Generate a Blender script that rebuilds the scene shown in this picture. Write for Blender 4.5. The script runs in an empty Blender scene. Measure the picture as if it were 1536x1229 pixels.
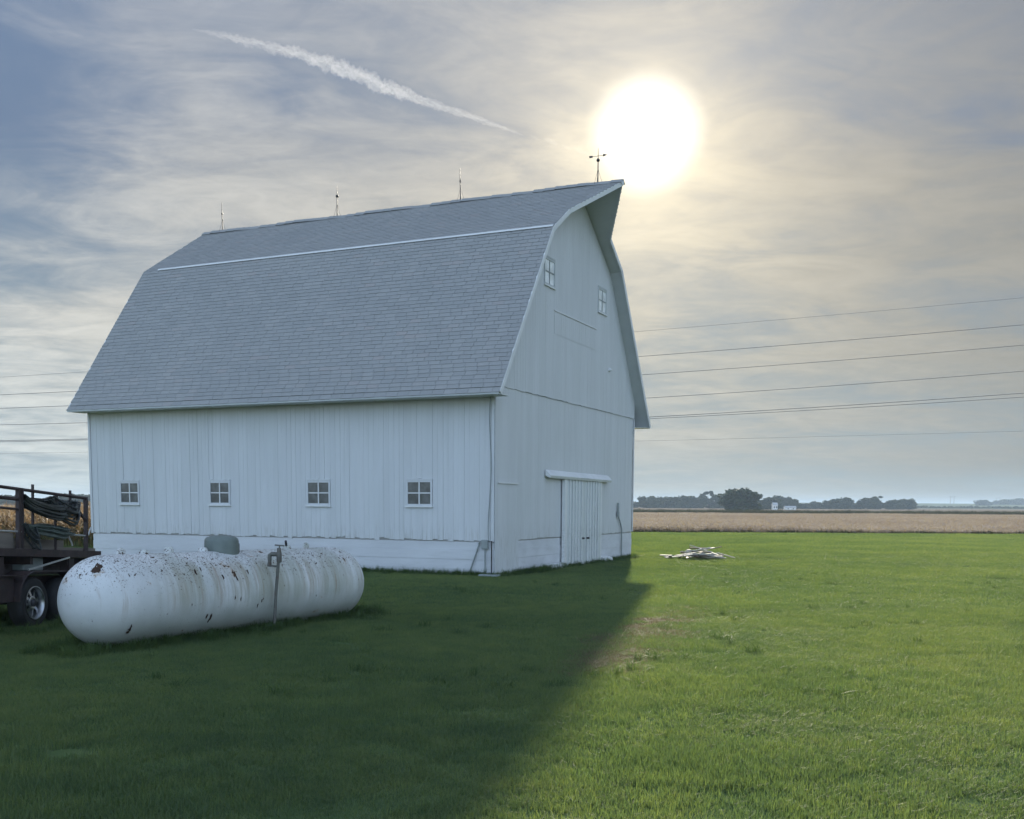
import bpy, bmesh, math, random
import numpy as np
from mathutils import Vector, Matrix, noise
R = math.radians
PI = math.pi
random.seed(7)
rng = np.random.default_rng(7)
scn = bpy.context.scene
COL = scn.collection

# ------------------------------------------------------------------ camera
SUN_AZ, SUN_EL = 6.9, 18.6            # degrees right of straight ahead (+Y), above horizon
EYE = 1.6
cam_d = bpy.data.cameras.new('camera')
cam = bpy.data.objects.new('camera', cam_d)
COL.objects.link(cam)
cam_d.sensor_fit = 'HORIZONTAL'
cam_d.sensor_width = 36.0
cam_d.lens = 36.0 * 1567.9 / 1536.0
cam_d.shift_y = 300.75 / 1536.0
cam_d.clip_start = 0.1
cam_d.clip_end = 60000
_p, _r = -0.1008, 0.006
_f = Vector((0, math.cos(_p), math.sin(_p)))
_u = Vector((0, -math.sin(_p), math.cos(_p)))
_x = Vector((1, 0, 0))
_rt = _x * math.cos(_r) + _u * math.sin(_r)
_up = -_x * math.sin(_r) + _u * math.cos(_r)
cam.matrix_world = Matrix(((_rt.x, _up.x, -_f.x, 0), (_rt.y, _up.y, -_f.y, 0), (_rt.z, _up.z, -_f.z, EYE), (0, 0, 0, 1)))
scn.camera = cam

scn.view_settings.view_transform = 'Standard'
scn.view_settings.look = 'None'
scn.view_settings.gamma = 1.0
scn.view_settings.use_curve_mapping = False
scn.view_settings.exposure = 2.1
scn.render.engine = 'CYCLES'
scn.cycles.use_denoising = True
scn.cycles.max_bounces = 5
scn.cycles.diffuse_bounces = 3
scn.cycles.glossy_bounces = 2
scn.cycles.transmission_bounces = 3
scn.cycles.use_adaptive_sampling = True
scn.cycles.adaptive_threshold = .02
scn.cycles.transparent_max_bounces = 12
scn.cycles.volume_bounces = 0


# ------------------------------------------------------------------ node helpers
class NT:
    def __init__(s, tree):
        s.t = tree

    def n(s, typ, inp=None, **kw):
        nd = s.t.nodes.new(typ)
        for k, v in kw.items():
            setattr(nd, k, v)
        for k, v in (inp or {}).items():
            sock = nd.inputs[k]
            if isinstance(v, bpy.types.NodeSocket):
                s.t.links.new(v, sock)
            else:
                sock.default_value = v
        return nd

    def m(s, op, a, b=0.0, c=0.0, clamp=False):
        return s.n('ShaderNodeMath', {0: a, 1: b, 2: c}, operation=op, use_clamp=clamp).outputs[0]

    def vm(s, op, a, b=(0, 0, 0)):
        nd = s.n('ShaderNodeVectorMath', {0: a, 1: b}, operation=op)
        return nd.outputs['Value'] if op in ('DOT_PRODUCT', 'LENGTH', 'DISTANCE') else nd.outputs[0]

    def mix(s, f, a, b, mode='MIX'):
        nd = s.n('ShaderNodeMix', data_type='RGBA', blend_type=mode)
        for i, v in ((0, f), (6, a), (7, b)):
            if isinstance(v, bpy.types.NodeSocket):
                s.t.links.new(v, nd.inputs[i])
            else:
                nd.inputs[i].default_value = v if i == 0 else (*v, 1)[:4]
        return nd.outputs[2]

    def ramp(s, f, stops, interp='LINEAR'):
        nd = s.n('ShaderNodeValToRGB', {0: f})
        cr = nd.color_ramp
        cr.interpolation = interp
        while len(cr.elements) > 1:
            cr.elements.remove(cr.elements[-1])
        for i, (p, c) in enumerate(stops):
            e = cr.elements[0] if i == 0 else cr.elements.new(p)
            e.position = p
            e.color = (c, c, c, 1) if isinstance(c, (int, float)) else (*c, 1)
        return nd.outputs[0]

    def noise(s, vec, scale, detail=4, rough=.55, dist=0.0, out=0):
        nd = s.n('ShaderNodeTexNoise', {'Scale': scale, 'Detail': detail, 'Roughness': rough, 'Distortion': dist})
        if vec is not None:
            s.t.links.new(vec, nd.inputs['Vector'])
        return nd.outputs[out]

    def smooth(s, v, a, b):
        nd = s.n('ShaderNodeMapRange', {0: v, 1: a, 2: b, 3: 0.0, 4: 1.0}, interpolation_type='SMOOTHSTEP')
        return nd.outputs[0]


# ------------------------------------------------------------------ world: hazy sky with thin streaky cloud over the low sun
sun_dir = Vector((math.sin(R(SUN_AZ)) * math.cos(R(SUN_EL)), math.cos(R(SUN_AZ)) * math.cos(R(SUN_EL)), math.sin(R(SUN_EL))))
w = bpy.data.worlds.new('World')
scn.world = w
w.use_nodes = True
wt = NT(w.node_tree)
wt.t.nodes.clear()
wo = wt.n('ShaderNodeOutputWorld')
sky = wt.n('ShaderNodeTexSky', sky_type='NISHITA', sun_disc=False)
sky.sun_elevation = R(SUN_EL)
sky.sun_rotation = R(SUN_AZ)
sky.air_density = 1.0
sky.dust_density = 2.0
sky.ozone_density = 1.5
tc = wt.n('ShaderNodeTexCoord')
D = wt.vm('NORMALIZE', tc.outputs['Generated'])
sx = wt.n('ShaderNodeSeparateXYZ', {0: D})
dz = sx.outputs[2]
den = wt.m('MAXIMUM', wt.m('ADD', dz, 0.11), 0.09)
cp = wt.n('ShaderNodeCombineXYZ', {0: wt.m('DIVIDE', sx.outputs[0], den), 1: wt.m('DIVIDE', sx.outputs[1], den), 2: 0.0}).outputs[0]
# rotate and stretch the cloud sheet so that the streaks run the way the wind drew them
mp = wt.n('ShaderNodeMapping', {'Vector': cp, 'Rotation': (0, 0, R(-35)), 'Scale': (0.75, 1.05, 1)}).outputs[0]
n_big = wt.noise(mp, 0.9, 3, .5, .5)
n_mid = wt.noise(mp, 3.0, 9, .62, 1.1)
n_fine = wt.noise(mp, 10.0, 8, .66, .9)
ang = wt.m('MULTIPLY', wt.m('ARCCOSINE', wt.m('MINIMUM', wt.vm('DOT_PRODUCT', D, tuple(sun_dir)), 1.0)), 180 / PI)
# sheet of thin cloud spread over the sun's side of the sky; behind, clear blue plus an added even veil
sheet_f = wt.m('SUBTRACT', 1.0, wt.smooth(ang, 42.0, 105.0))
gd = Vector((math.sin(R(-30)) * math.cos(R(18.5)), math.cos(R(-30)) * math.cos(R(18.5)), math.sin(R(18.5))))
ga = wt.m('MULTIPLY', wt.m('ARCCOSINE', wt.m('MINIMUM', wt.vm('DOT_PRODUCT', D, tuple(gd)), 1.0)), 180 / PI)
gap = wt.m('SUBTRACT', 1.0, wt.smooth(ga, 1.0, 14.0))
cov = wt.m('ADD', wt.m('MULTIPLY', n_big, .58), wt.m('ADD', wt.m('MULTIPLY', n_mid, .40), wt.m('MULTIPLY', n_fine, .12)))
cover = wt.smooth(wt.m('SUBTRACT', cov, wt.m('MULTIPLY', gap, .22)), .30, .66)
cl_el = wt.ramp(dz, [(0.0, (.102, .117, .118)), (.06, (.116, .123, .120)), (.16, (.112, .113, .107)), (.28, (.098, .100, .100)), (.42, (.074, .081, .094)), (1.0, (.07, .08, .10))])
thin = wt.ramp(dz, [(0.0, (.080, .100, .108)), (.12, (.060, .080, .096)), (.3, (.036, .053, .083)), (.5, (.036, .056, .092)), (1.0, (.036, .058, .10))])
side = wt.m('MULTIPLY_ADD', wt.m('MINIMUM', wt.m('MAXIMUM', sx.outputs[0], -.6), .6), -.80, .99)   # the sheet thins to the right
cl_el = wt.mix(1.0, cl_el, wt.n('ShaderNodeCombineColor', {0: side, 1: side, 2: side}).outputs[0], 'MULTIPLY')
tex = wt.m('ADD', wt.m('MULTIPLY', n_mid, .42), wt.m('MULTIPLY_ADD', n_fine, .30, .64))
cl_el = wt.mix(1.0, cl_el, wt.n('ShaderNodeCombineColor', {0: tex, 1: tex, 2: tex}).outputs[0], 'MULTIPLY')
front = wt.mix(cover, thin, cl_el)
clear = wt.mix(1.0, wt.mix(1.0, sky.outputs[0], (.060, .060, .063), 'MULTIPLY'), (.104, .124, .150), 'ADD')  # even veil brightness added over the clear sky to lift shaded sides
base = wt.mix(sheet_f, clear, front)
# light scattered forward by the thin cloud round the sun
wob = wt.m('MULTIPLY', wt.m('SUBTRACT', n_mid, .5), .9)
core = wt.m('SUBTRACT', 1.0, wt.smooth(wt.m('ADD', ang, wob), .4, 3.3))
h1 = wt.m('EXPONENT', wt.m('MULTIPLY', ang, -1 / 4.3))
h1 = wt.m('MULTIPLY', h1, wt.m('MULTIPLY_ADD', cover, .35, .75))
g1 = wt.mix(1.0, wt.n('ShaderNodeCombineColor', {0: h1, 1: h1, 2: h1}).outputs[0], (.245, .202, .120), 'MULTIPLY')
g3 = wt.mix(1.0, wt.n('ShaderNodeCombineColor', {0: core, 1: core, 2: core}).outputs[0], (.32, .295, .25), 'MULTIPLY')
h2 = wt.m('MULTIPLY', wt.m('EXPONENT', wt.m('MULTIPLY', ang, -1 / 15.0)), wt.m('MULTIPLY_ADD', cover, .5, .6))
g2 = wt.mix(1.0, wt.n('ShaderNodeCombineColor', {0: h2, 1: h2, 2: h2}).outputs[0], (.050, .040, .022), 'MULTIPLY')
tot = wt.mix(1.0, wt.mix(1.0, wt.mix(1.0, base, g1, 'ADD'), g2, 'ADD'), g3, 'ADD')
bg = wt.n('ShaderNodeBackground', {'Color': tot, 'Strength': 1.0})
wt.t.links.new(bg.outputs[0], wo.inputs[0])
w.cycles.sampling_method = 'MANUAL'
w.cycles.sample_map_resolution = 1024

sun_l = bpy.data.lights.new('sun', 'SUN')
sun_l.energy = 2.25
sun_l.angle = R(1.3)
sun_l.color = (1.0, .90, .72)
sun = bpy.data.objects.new('sun', sun_l)
COL.objects.link(sun)
sun.rotation_euler = sun_dir.to_track_quat('Z', 'Y').to_euler()


# ------------------------------------------------------------------ mesh helpers
class MB:
    def __init__(s):
        s.v, s.f = [], []

    def poly(s, pts):
        b = len(s.v)
        s.v += [tuple(p) for p in pts]
        s.f.append(tuple(range(b, b + len(pts))))
        return s

    def hexa(s, p):                      # 8 points: bottom 4 ccw, top 4 ccw
        b = len(s.v)
        s.v += [tuple(q) for q in p]
        for f in ((3, 2, 1, 0), (4, 5, 6, 7), (0, 1, 5, 4), (1, 2, 6, 5), (2, 3, 7, 6), (3, 0, 4, 7)):
            s.f.append(tuple(b + i for i in f))
        return s

    def box(s, a, b):
        (x0, y0, z0), (x1, y1, z1) = a, b
        return s.hexa([(x0, y0, z0), (x1, y0, z0), (x1, y1, z0), (x0, y1, z0), (x0, y0, z1), (x1, y0, z1), (x1, y1, z1), (x0, y1, z1)])

    def prism(s, ring, off):             # extrude polygon ring (list of 3d) by vector off
        b, n = len(s.v), len(ring)
        o = Vector(off)
        s.v += [tuple(p) for p in ring] + [tuple(Vector(p) + o) for p in ring]
        s.f.append(tuple(range(b + n - 1, b - 1, -1)))
        s.f.append(tuple(range(b + n, b + 2 * n)))
        for i in range(n):
            j = (i + 1) % n
            s.f.append((b + i, b + j, b + n + j, b + n + i))
        return s

    def beam(s, p, q, w_, h_, up=(0, 0, 1)):
        p, q = Vector(p), Vector(q)
        d = (q - p).normalized()
        sd = d.cross(Vector(up))
        if sd.length < 1e-4:
            sd = d.cross(Vector((1, 0, 0)))
        sd.normalize()
        u = sd.cross(d)
        a, b = sd * w_ / 2, u * h_ / 2
        return s.hexa([p - a - b, p + a - b, q + a - b, q - a - b, p - a + b, p + a + b, q + a + b, q - a + b])

    def tube(s, pts, r, n=8, closed=False, cap=True):
        pts = [Vector(p) for p in pts]
        m = len(pts)
        rs = r if isinstance(r, (list, tuple)) else [r] * m
        b = len(s.v)
        prev = None
        for i, p in enumerate(pts):
            if closed:
                d = pts[(i + 1) % m] - pts[i - 1]
            else:
                d = pts[min(i + 1, m - 1)] - pts[max(i - 1, 0)]
            d.normalize()
            if prev is None:
                a = d.cross(Vector((0, 0, 1)))
                if a.length < 1e-3:
                    a = d.cross(Vector((1, 0, 0)))
            else:
                a = prev - d * prev.dot(d)
            a.normalize()
            prev = a
            c = d.cross(a)
            for k in range(n):
                t = 2 * PI * k / n
                s.v.append(tuple(p + (a * math.cos(t) + c * math.sin(t)) * rs[i]))
        for i in range(m if closed else m - 1):
            i2 = (i + 1) % m
            for k in range(n):
                k2 = (k + 1) % n
                s.f.append((b + i * n + k, b + i * n + k2, b + i2 * n + k2, b + i2 * n + k))
        if cap and not closed:
            s.f.append(tuple(b + k for k in reversed(range(n))))
            s.f.append(tuple(b + (m - 1) * n + k for k in range(n)))
        return s

    def lathe(s, prof, org=(0, 0, 0), ax=(0, 0, 1), n=24, sweep=None):   # prof: (radius, height)
        ax = Vector(ax).normalized()
        e = ax.cross(Vector((0, 0, 1)))
        if e.length < 1e-3:
            e = Vector((1, 0, 0))
        e.normalize()
        g = ax.cross(e)
        o = Vector(org)
        b = len(s.v)
        for (r, h) in prof:
            for k in range(n):
                t = 2 * PI * k / n
                s.v.append(tuple(o + ax * h + (e * math.cos(t) + g * math.sin(t)) * r))
        for i in range(len(prof) - 1):
            for k in range(n):
                k2 = (k + 1) % n
                s.f.append((b + i * n + k, b + i * n + k2, b + (i + 1) * n + k2, b + (i + 1) * n + k))
        if prof[0][0] > 1e-4:
            s.f.append(tuple(b + k for k in reversed(range(n))))
        if prof[-1][0] > 1e-4:
            s.f.append(tuple(b + (len(prof) - 1) * n + k for k in range(n)))
        return s

    def mesh(s, name, mat=None, smooth=False):
        me = bpy.data.meshes.new(name)
        me.from_pydata(s.v, [], s.f)
        if mat:
            me.materials.append(mat)
        if smooth:
            me.polygons.foreach_set('use_smooth', [True] * len(me.polygons))
        me.update()
        return me

    def build(s, name, mat, parent=None, smooth=False, bevel=0, label=None):
        o = bpy.data.objects.new(name, s.mesh(name, mat, smooth))
        COL.objects.link(o)
        if parent:
            o.parent = parent
        if bevel:
            md = o.modifiers.new('bevel', 'BEVEL')
            md.width = bevel
            md.segments = 2
            md.limit_method = 'ANGLE'
        if smooth:
            try:
                o.data.set_sharp_from_angle(angle=R(40))
            except Exception:
                pass
        if label:
            o['label'] = label
        return o


def tag(o, label, cat, group=None):
    o['label'] = label
    o['category'] = cat
    if group:
        o['group'] = group
    return o


def empty(name, loc=(0, 0, 0), rot=(0, 0, 0), scale=1):
    o = bpy.data.objects.new(name, None)
    COL.objects.link(o)
    o.location = loc
    o.rotation_euler = rot
    o.scale = (scale,) * 3 if isinstance(scale, (int, float)) else scale
    o.empty_display_size = .2
    return o


def link(name, me, parent=None):
    o = bpy.data.objects.new(name, me)
    COL.objects.link(o)
    if parent:
        o.parent = parent
    return o


# ------------------------------------------------------------------ materials
def new_mat(name):
    m = bpy.data.materials.new(name)
    m.use_nodes = True
    t = NT(m.node_tree)
    t.t.nodes.clear()
    out = t.n('ShaderNodeOutputMaterial')
    return m, t, out


def principled(name, col, rough=.6, metal=0.0, var=.12, nscale=6.0, bump=0.0, bscale=40.0, spec=.5, dirt=None, dirt_amt=.4, stretch=(1, 1, 1)):
    m, t, out = new_mat(name)
    co = t.n('ShaderNodeTexCoord').outputs['Object']
    mpv = t.n('ShaderNodeMapping', {'Vector': co, 'Scale': stretch}).outputs[0]
    nz = t.noise(mpv, nscale, 5, .6)
    lo = tuple(c * (1 - var) for c in col)
    hi = tuple(min(1, c * (1 + var)) for c in col)
    c = t.mix(t.smooth(nz, .3, .7), lo, hi)
    if dirt:
        nd = t.noise(mpv, nscale * 2.3, 7, .65)
        c = t.mix(t.m('MULTIPLY', t.smooth(nd, .52, .68), dirt_amt), c, dirt)
    b = t.n('ShaderNodeBsdfPrincipled', {'Base Color': c, 'Roughness': rough, 'Metallic': metal, 'Specular IOR Level': spec})
    if bump:
        nb = t.noise(mpv, bscale, 4, .6)
        bp = t.n('ShaderNodeBump', {'Strength': bump, 'Distance': .01, 'Height': nb})
        t.t.links.new(bp.outputs[0], b.inputs['Normal'])
    t.t.links.new(b.outputs[0], out.inputs[0])
    return m


def leafy(name, cols, trans=.4, rough=.5, nscale=.35, spec=.35, dry=None, tcol=1.25):
    """thin leaf: diffuse + gloss + light passing through; colour drifts over the ground"""
    m, t, out = new_mat(name)
    g = t.n('ShaderNodeNewGeometry')
    pos = g.outputs['Position']
    n1 = t.noise(pos, nscale, 4, .6)
    n2 = t.noise(pos, nscale * 9, 3, .6)
    isl = g.outputs['Random Per Island']
    n0 = t.noise(pos, nscale * .28, 3, .5)
    f = t.m('ADD', t.m('MULTIPLY', n0, .30), t.m('ADD', t.m('MULTIPLY', n1, .50), t.m('ADD', t.m('MULTIPLY', n2, .40), t.m('MULTIPLY', isl, .25))))
    c = t.ramp(f, [(.52, cols[0]), (.71, cols[1]), (.92, cols[2])])
    if dry:
        c = t.mix(t.smooth(isl, dry[1], dry[1] + .02), c, dry[0])
    b = t.n('ShaderNodeBsdfPrincipled', {'Base Color': c, 'Roughness': rough, 'Specular IOR Level': spec})
    tr = t.n('ShaderNodeBsdfTranslucent', {'Color': t.mix(1.0, c, (tcol * 1.08, tcol * 1.05, tcol * .5), 'MULTIPLY')})
    mx = t.n('ShaderNodeMixShader', {0: trans, 1: b.outputs[0], 2: tr.outputs[0]})
    t.t.links.new(mx.outputs[0], out.inputs[0])
    return m


def paint_wood(name, col=(.595, .615, .635), grain=(1, 1, .08), peel=.25):
    m, t, out = new_mat(name)
    co = t.n('ShaderNodeTexCoord').outputs['Object']
    g = t.n('ShaderNodeNewGeometry')
    oi = t.n('ShaderNodeObjectInfo')
    rnd = t.m('FRACT', t.m('ADD', oi.outputs['Random'], g.outputs['Random Per Island']))
    mpv = t.n('ShaderNodeMapping', {'Vector': co, 'Scale': grain}).outputs[0]
    n1 = t.noise(mpv, 3.0, 6, .65)
    n2 = t.noise(mpv, 28.0, 5, .65)
    c = t.mix(t.smooth(n1, .3, .75), tuple(x * .91 for x in col), col)
    big = t.noise(t.n('ShaderNodeMapping', {'Vector': co, 'Scale': (1, 1, .45)}).outputs[0], .9, 6, .62)
    c = t.mix(t.m('MULTIPLY', t.smooth(big, .42, .72), .22), c, (.46, .49, .49))
    c = t.mix(t.m('MULTIPLY', rnd, .08), c, (.60, .64, .64))
    stk = t.noise(t.n('ShaderNodeMapping', {'Vector': co, 'Scale': (7, 7, .22)}).outputs[0], 1.4, 6, .65)
    c = t.mix(t.m('MULTIPLY', t.smooth(stk, .5, .75), .20), c, (.42, .45, .44))
    zz = t.n('ShaderNodeSeparateXYZ', {0: co}).outputs[2]
    wr = t.m('MULTIPLY', t.m('SUBTRACT', 1.0, t.smooth(zz, .80, 1.25)), t.smooth(n2, .50, .60))
    c = t.mix(t.m('MULTIPLY', wr, .5), c, (.40, .40, .38))
    pe = t.m('MULTIPLY', t.smooth(n2, .64, .72), peel)
    c = t.mix(pe, c, (.36, .35, .33))
    b = t.n('ShaderNodeBsdfPrincipled', {'Base Color': c, 'Roughness': .55, 'Specular IOR Level': .35})
    bp = t.n('ShaderNodeBump', {'Strength': .25, 'Distance': .006, 'Height': t.noise(mpv, 60, 4, .6)})
    t.t.links.new(bp.outputs[0], b.inputs['Normal'])
    t.t.links.new(b.outputs[0], out.inputs[0])
    return m


M = {}
M['board'] = paint_wood('white painted boards')
M['trim'] = paint_wood('white trim paint', (.72, .73, .735), (.3, 1, 1), .12)
M['door'] = paint_wood('door paint', (.60, .635, .64), (1, 1, .06), .2)
M['fascia'] = paint_wood('weathered fascia paint', (.46, .49, .50), (.3, 1, 1), .3)
M['backing'] = principled('weathered backing wood', (.34, .34, .33), .8)
M['foundation'] = principled('whitewashed concrete', (.56, .575, .60), .75, 0, .07, 1.2, .5, 14, dirt=(.44, .46, .46), dirt_amt=.3, stretch=(.4, 1, 3))
M['domegrey'] = principled('dark grey dome paint', (.125, .155, .145), .55, 0, .12, 6)
M['dark_metal'] = principled('dark metal', (.05, .05, .055), .5, .6)
M['steel'] = principled('galvanised steel', (.42, .44, .45), .45, .7, .15, 9)
M['greymetal'] = principled('grey painted metal', (.23, .26, .26), .5, 0, .1, 5)
M['pane'] = principled('dusty window glass', (.085, .095, .095), .12, 0, .35, 5, spec=.6)
M['pane_pale'] = principled('window glass with painted sky reflection', (.80, .82, .83), .15, 0, .2, 4, spec=.6)  # bright sky reflection put into the base colour


def shingle_mat():
    m, t, out = new_mat('grey asphalt shingle')
    g = t.n('ShaderNodeNewGeometry')
    oi = t.n('ShaderNodeObjectInfo')
    rnd = t.m('FRACT', t.m('ADD', t.m('MULTIPLY', oi.outputs['Random'], 3.7), g.outputs['Random Per Island']))
    c = t.ramp(rnd, [(0, (.262, .268, .265)), (.35, (.276, .282, .279)), (.7, (.288, .292, .288)), (.93, (.303, .306, .301)), (1, (.31, .292, .283))])
    pos = g.outputs['Position']
    st = t.noise(pos, .55, 5, .6)
    c = t.mix(t.m('MULTIPLY', t.smooth(st, .35, .7), .28), c, (.215, .228, .232))
    gr = t.noise(pos, 190, 3, .7)
    c = t.mix(t.m('MULTIPLY', t.smooth(gr, .4, .65), .3), c, (.36, .37, .38))
    b = t.n('ShaderNodeBsdfPrincipled', {'Base Color': c, 'Roughness': .8, 'Specular IOR Level': .3})
    bp = t.n('ShaderNodeBump', {'Strength': .4, 'Distance': .004, 'Height': gr})
    t.t.links.new(bp.outputs[0], b.inputs['Normal'])
    t.t.links.new(b.outputs[0], out.inputs[0])
    return m


M['shingle'] = shingle_mat()

# ------------------------------------------------------------------ ground, lawn, far fields
def sstep(a, b, x):
    t = min(1, max(0, (x - a) / (b - a)))
    return t * t * (3 - 2 * t)


def terr(x, y):
    return 7.0 * sstep(650, 1700, y) * (.35 + .65 * sstep(-200, 500, x)) + .25 * math.sin(x * .004 + 1) * sstep(300, 900, y)


LAWN_Y = 61.5


def sheet(name, xs, ys, dzv, mat, zf=terr, rough=0.0):
    v = [(x, y, zf(x, y) + dzv + (noise.noise(Vector((x * .35, y * .35, 0))) * rough if rough else 0)) for y in ys for x in xs]
    nx = len(xs)
    f = [(j * nx + i, j * nx + i + 1, (j + 1) * nx + i + 1, (j + 1) * nx + i) for j in range(len(ys) - 1) for i in range(nx - 1)]
    me = bpy.data.meshes.new(name)
    me.from_pydata(v, [], f)
    me.materials.append(mat)
    me.polygons.foreach_set('use_smooth', [True] * len(f))
    o = link(name, me)
    o['kind'] = 'structure'
    return o


def ground_mat(name, cols, sc, fine=None, streak=(1, 1, 1), rough=.9):
    m, t, out = new_mat(name)
    pos = t.n('ShaderNodeNewGeometry').outputs['Position']
    mv = t.n('ShaderNodeMapping', {'Vector': pos, 'Scale': streak}).outputs[0]
    f = t.m('ADD', t.m('MULTIPLY', t.noise(mv, sc, 5, .6), .65), t.m('MULTIPLY', t.noise(mv, sc * 14, 5, .65), .35))
    c = t.ramp(f, [(.32, cols[0]), (.5, cols[1]), (.68, cols[2])])
    b = t.n('ShaderNodeBsdfPrincipled', {'Base Color': c, 'Roughness': 1.0, 'Specular IOR Level': 0.0})
    t.t.links.new(b.outputs[0], out.inputs[0])
    return m


def lin(a, b, n):
    return [a + (b - a) * i / (n - 1) for i in range(n)]


M['soil'] = ground_mat('dry stubble ground', ((.13, .115, .085), (.17, .15, .115), (.21, .185, .145)), .02, streak=(.4, 1, 1))
M['field_far'] = ground_mat('far tan field', ((.15, .13, .10), (.20, .17, .135), (.25, .215, .17)), .012, streak=(.25, 1, 1))
M['field_green'] = ground_mat('far green field', ((.085, .105, .06), (.11, .13, .08), (.15, .155, .10)), .01, streak=(.25, 1, 1))
M['thatch'] = ground_mat('lawn thatch', ((.050, .085, .036), (.078, .120, .050), (.105, .135, .058)), .6)
M['beanfloor'] = ground_mat('bean stubble floor', ((.19, .155, .125), (.25, .21, .17), (.32, .27, .22)), .5)

far = [-5800, -4200, -3000, -2000, -1400, -1000, -700, -450, -250, -120, -60, -20]
xs = far + [0] + [-a for a in reversed(far)]
ys = [-5800, -3000, -1200, -400, -100, 0, 60, 120, 180, 300, 420, 540, 650, 760, 880, 1000, 1150, 1300, 1450, 1600, 1800, 2200, 3000, 4200, 5800]
sheet('ground', xs, ys, -.03, M['soil'])
sheet('lawn', lin(-70, 90, 161), lin(-14, LAWN_Y, 80), 0.0, M['thatch'], lambda x, y: 0, .03)
sheet('bean_field_floor', lin(-70, 160, 24), lin(LAWN_Y, 183, 13), -.004, M['beanfloor'])
sheet('far_field', lin(-700, 1100, 40), lin(208, 640, 10), .02, M['field_far'])
sheet('green_field', lin(-900, 2600, 60), lin(760, 2100, 24), .03, M['field_green'])

# ------------------------------------------------------------------ barn
L, W_, H, HF, HG = 11.76, 9.63, 4.03, .81, 4.17
OV, WE, RU, LU, VB, WB, WR, HOOD, TB = .565, 3.966, .378, .184, 2.302, 7.992, 9.597, .827, .40
MID = W_ / 2
barn = empty('barn', (-.4122, 22.9361, 0), (0, 0, -.427))
tag(barn, 'tall white gambrel barn with grey shingle roof and pointed hay hood', 'barn')
z_at0 = WE + (WB - WE) * OV / (VB + OV)
TH = .10


def prof_z(y):
    y = min(y, W_ - y)
    if y < VB:
        return z_at0 + (WB - z_at0) * y / VB
    return WB + (WR - WB) * (y - VB) / (MID - VB)


ring = [(0, 0, 0), (0, W_, 0), (0, W_, z_at0 - TH), (0, W_ - VB, WB - TH), (0, MID, WR - TH), (0, VB, WB - TH), (0, 0, z_at0 - TH)]
MB().prism(ring, (-L, 0, 0)).build('wall_core', M['backing'], barn)

# window openings, long wall (x0,x1) and gable (y0,y1,z0,z1)
LW = [(-10.74, -10.12), (-7.80, -7.19), (-4.88, -4.25), (-2.16, -1.53)]
LZ = (1.55, 2.13)
GW = [(2.60, 3.22, 6.78, 7.42), (6.32, 6.95, 6.76, 7.40)]

# long wall siding: one board after another
sid = MB().box((-L, -.006, HF - .02), (0, -.001, H)).build('side_siding', M['backing'], barn)
x = -L - .02
while x < -.02:
    bw = random.uniform(.118, .142)
    x1 = min(x + bw, .022)
    for e_ in [q for w2 in LW for q in (w2[0] - .022, w2[1] + .022)]:
        if x + .02 < e_ < x1 + .03:
            x1 = e_
            break
    cuts = [(a, b) for a, b in LW if a - .022 < (x + x1) / 2 < b + .022]
    spans = [(HF + random.uniform(-.035, .012), H + .15)] if not cuts else [(HF + random.uniform(-.03, .01), LZ[0] - .03), (LZ[1] + .03, H + .15)]
    pr = random.uniform(0, .004)
    for (z0, z1) in spans:
        tl = random.uniform(-.002, .002)
        t0 = .020 + pr + random.uniform(0, .009)
        g = random.uniform(.001, .0045)
        chip = random.uniform(.015, .06) if (random.random() < .14 and z0 < 1) else 0
        MB().hexa([(x + g, -t0 + tl, z0), (x1, -t0 - tl, z0 + chip + random.uniform(-.02, .02)), (x1, -.008, z0 + chip), (x + g, -.008, z0),
                   (x + g, -.022 - pr + tl, z1), (x1, -.022 - pr - tl, z1), (x1, -.008, z1), (x + g, -.008, z1)]).build('board', M['board'], sid)
    x = x1
# gable siding: lower field, and the upper field lapping over it
for nm, zlo, zhi, xo in (('gable_lower_siding', HF - .01, HG - .01, .0), ('gable_upper_siding', HG, None, .026)):
    par = MB().box((.001, .0, HF if zhi else HG), (.006, W_, HG - .005 if zhi else z_at0 - .3)).build(nm, M['backing'], barn)
    y = -.02
    while y < W_ - .02:
        bw = random.uniform(.125, .15)
        y1 = min(y + bw, W_ + .02)
        for e_ in [q for w2 in GW for q in (w2[0] - .022, w2[1] + .022)] + [1.25]:
            if y + .02 < e_ < y1 + .03:
                y1 = e_
                break
        if W_ + .02 - y1 < .05:
            y1 = W_ + .02
        yc = (y + y1) / 2
        ya, yb = max(y, .0), min(y1, W_)
        zt = (zhi, zhi) if zhi else (prof_z(ya) - TH - .005, prof_z(yb) - TH - .005)
        zb = zlo + random.uniform(-.016, .008)
        low = zhi and yc < 1.25
        if low:
            zb = .04 + random.uniform(-.01, .01)
        spans = [(zb, None)]
        if not zhi:
            for (a, b, c, d) in GW:
                if a - .022 < yc < b + .022:
                    spans = [(zb, c - .03), (d + .03, None)]
        pr = random.uniform(0, .002)
        g = random.uniform(.0008, .0025)
        for (z0, z1) in spans:
            za, zc = (z1, z1) if z1 else zt
            xf = (.036 if low else .026) + xo + pr
            xb_ = (.0285 if low else .008) + xo
            MB().hexa([(xb_, y + g, z0), (xf, y + g, z0), (xf, y1, z0), (xb_, y1, z0),
                       (xb_, y + g, za), (xf, y + g, za), (xf, y1, zc), (xb_, y1, zc)]).build('board', M['board'], par)
        y = y1
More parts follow.
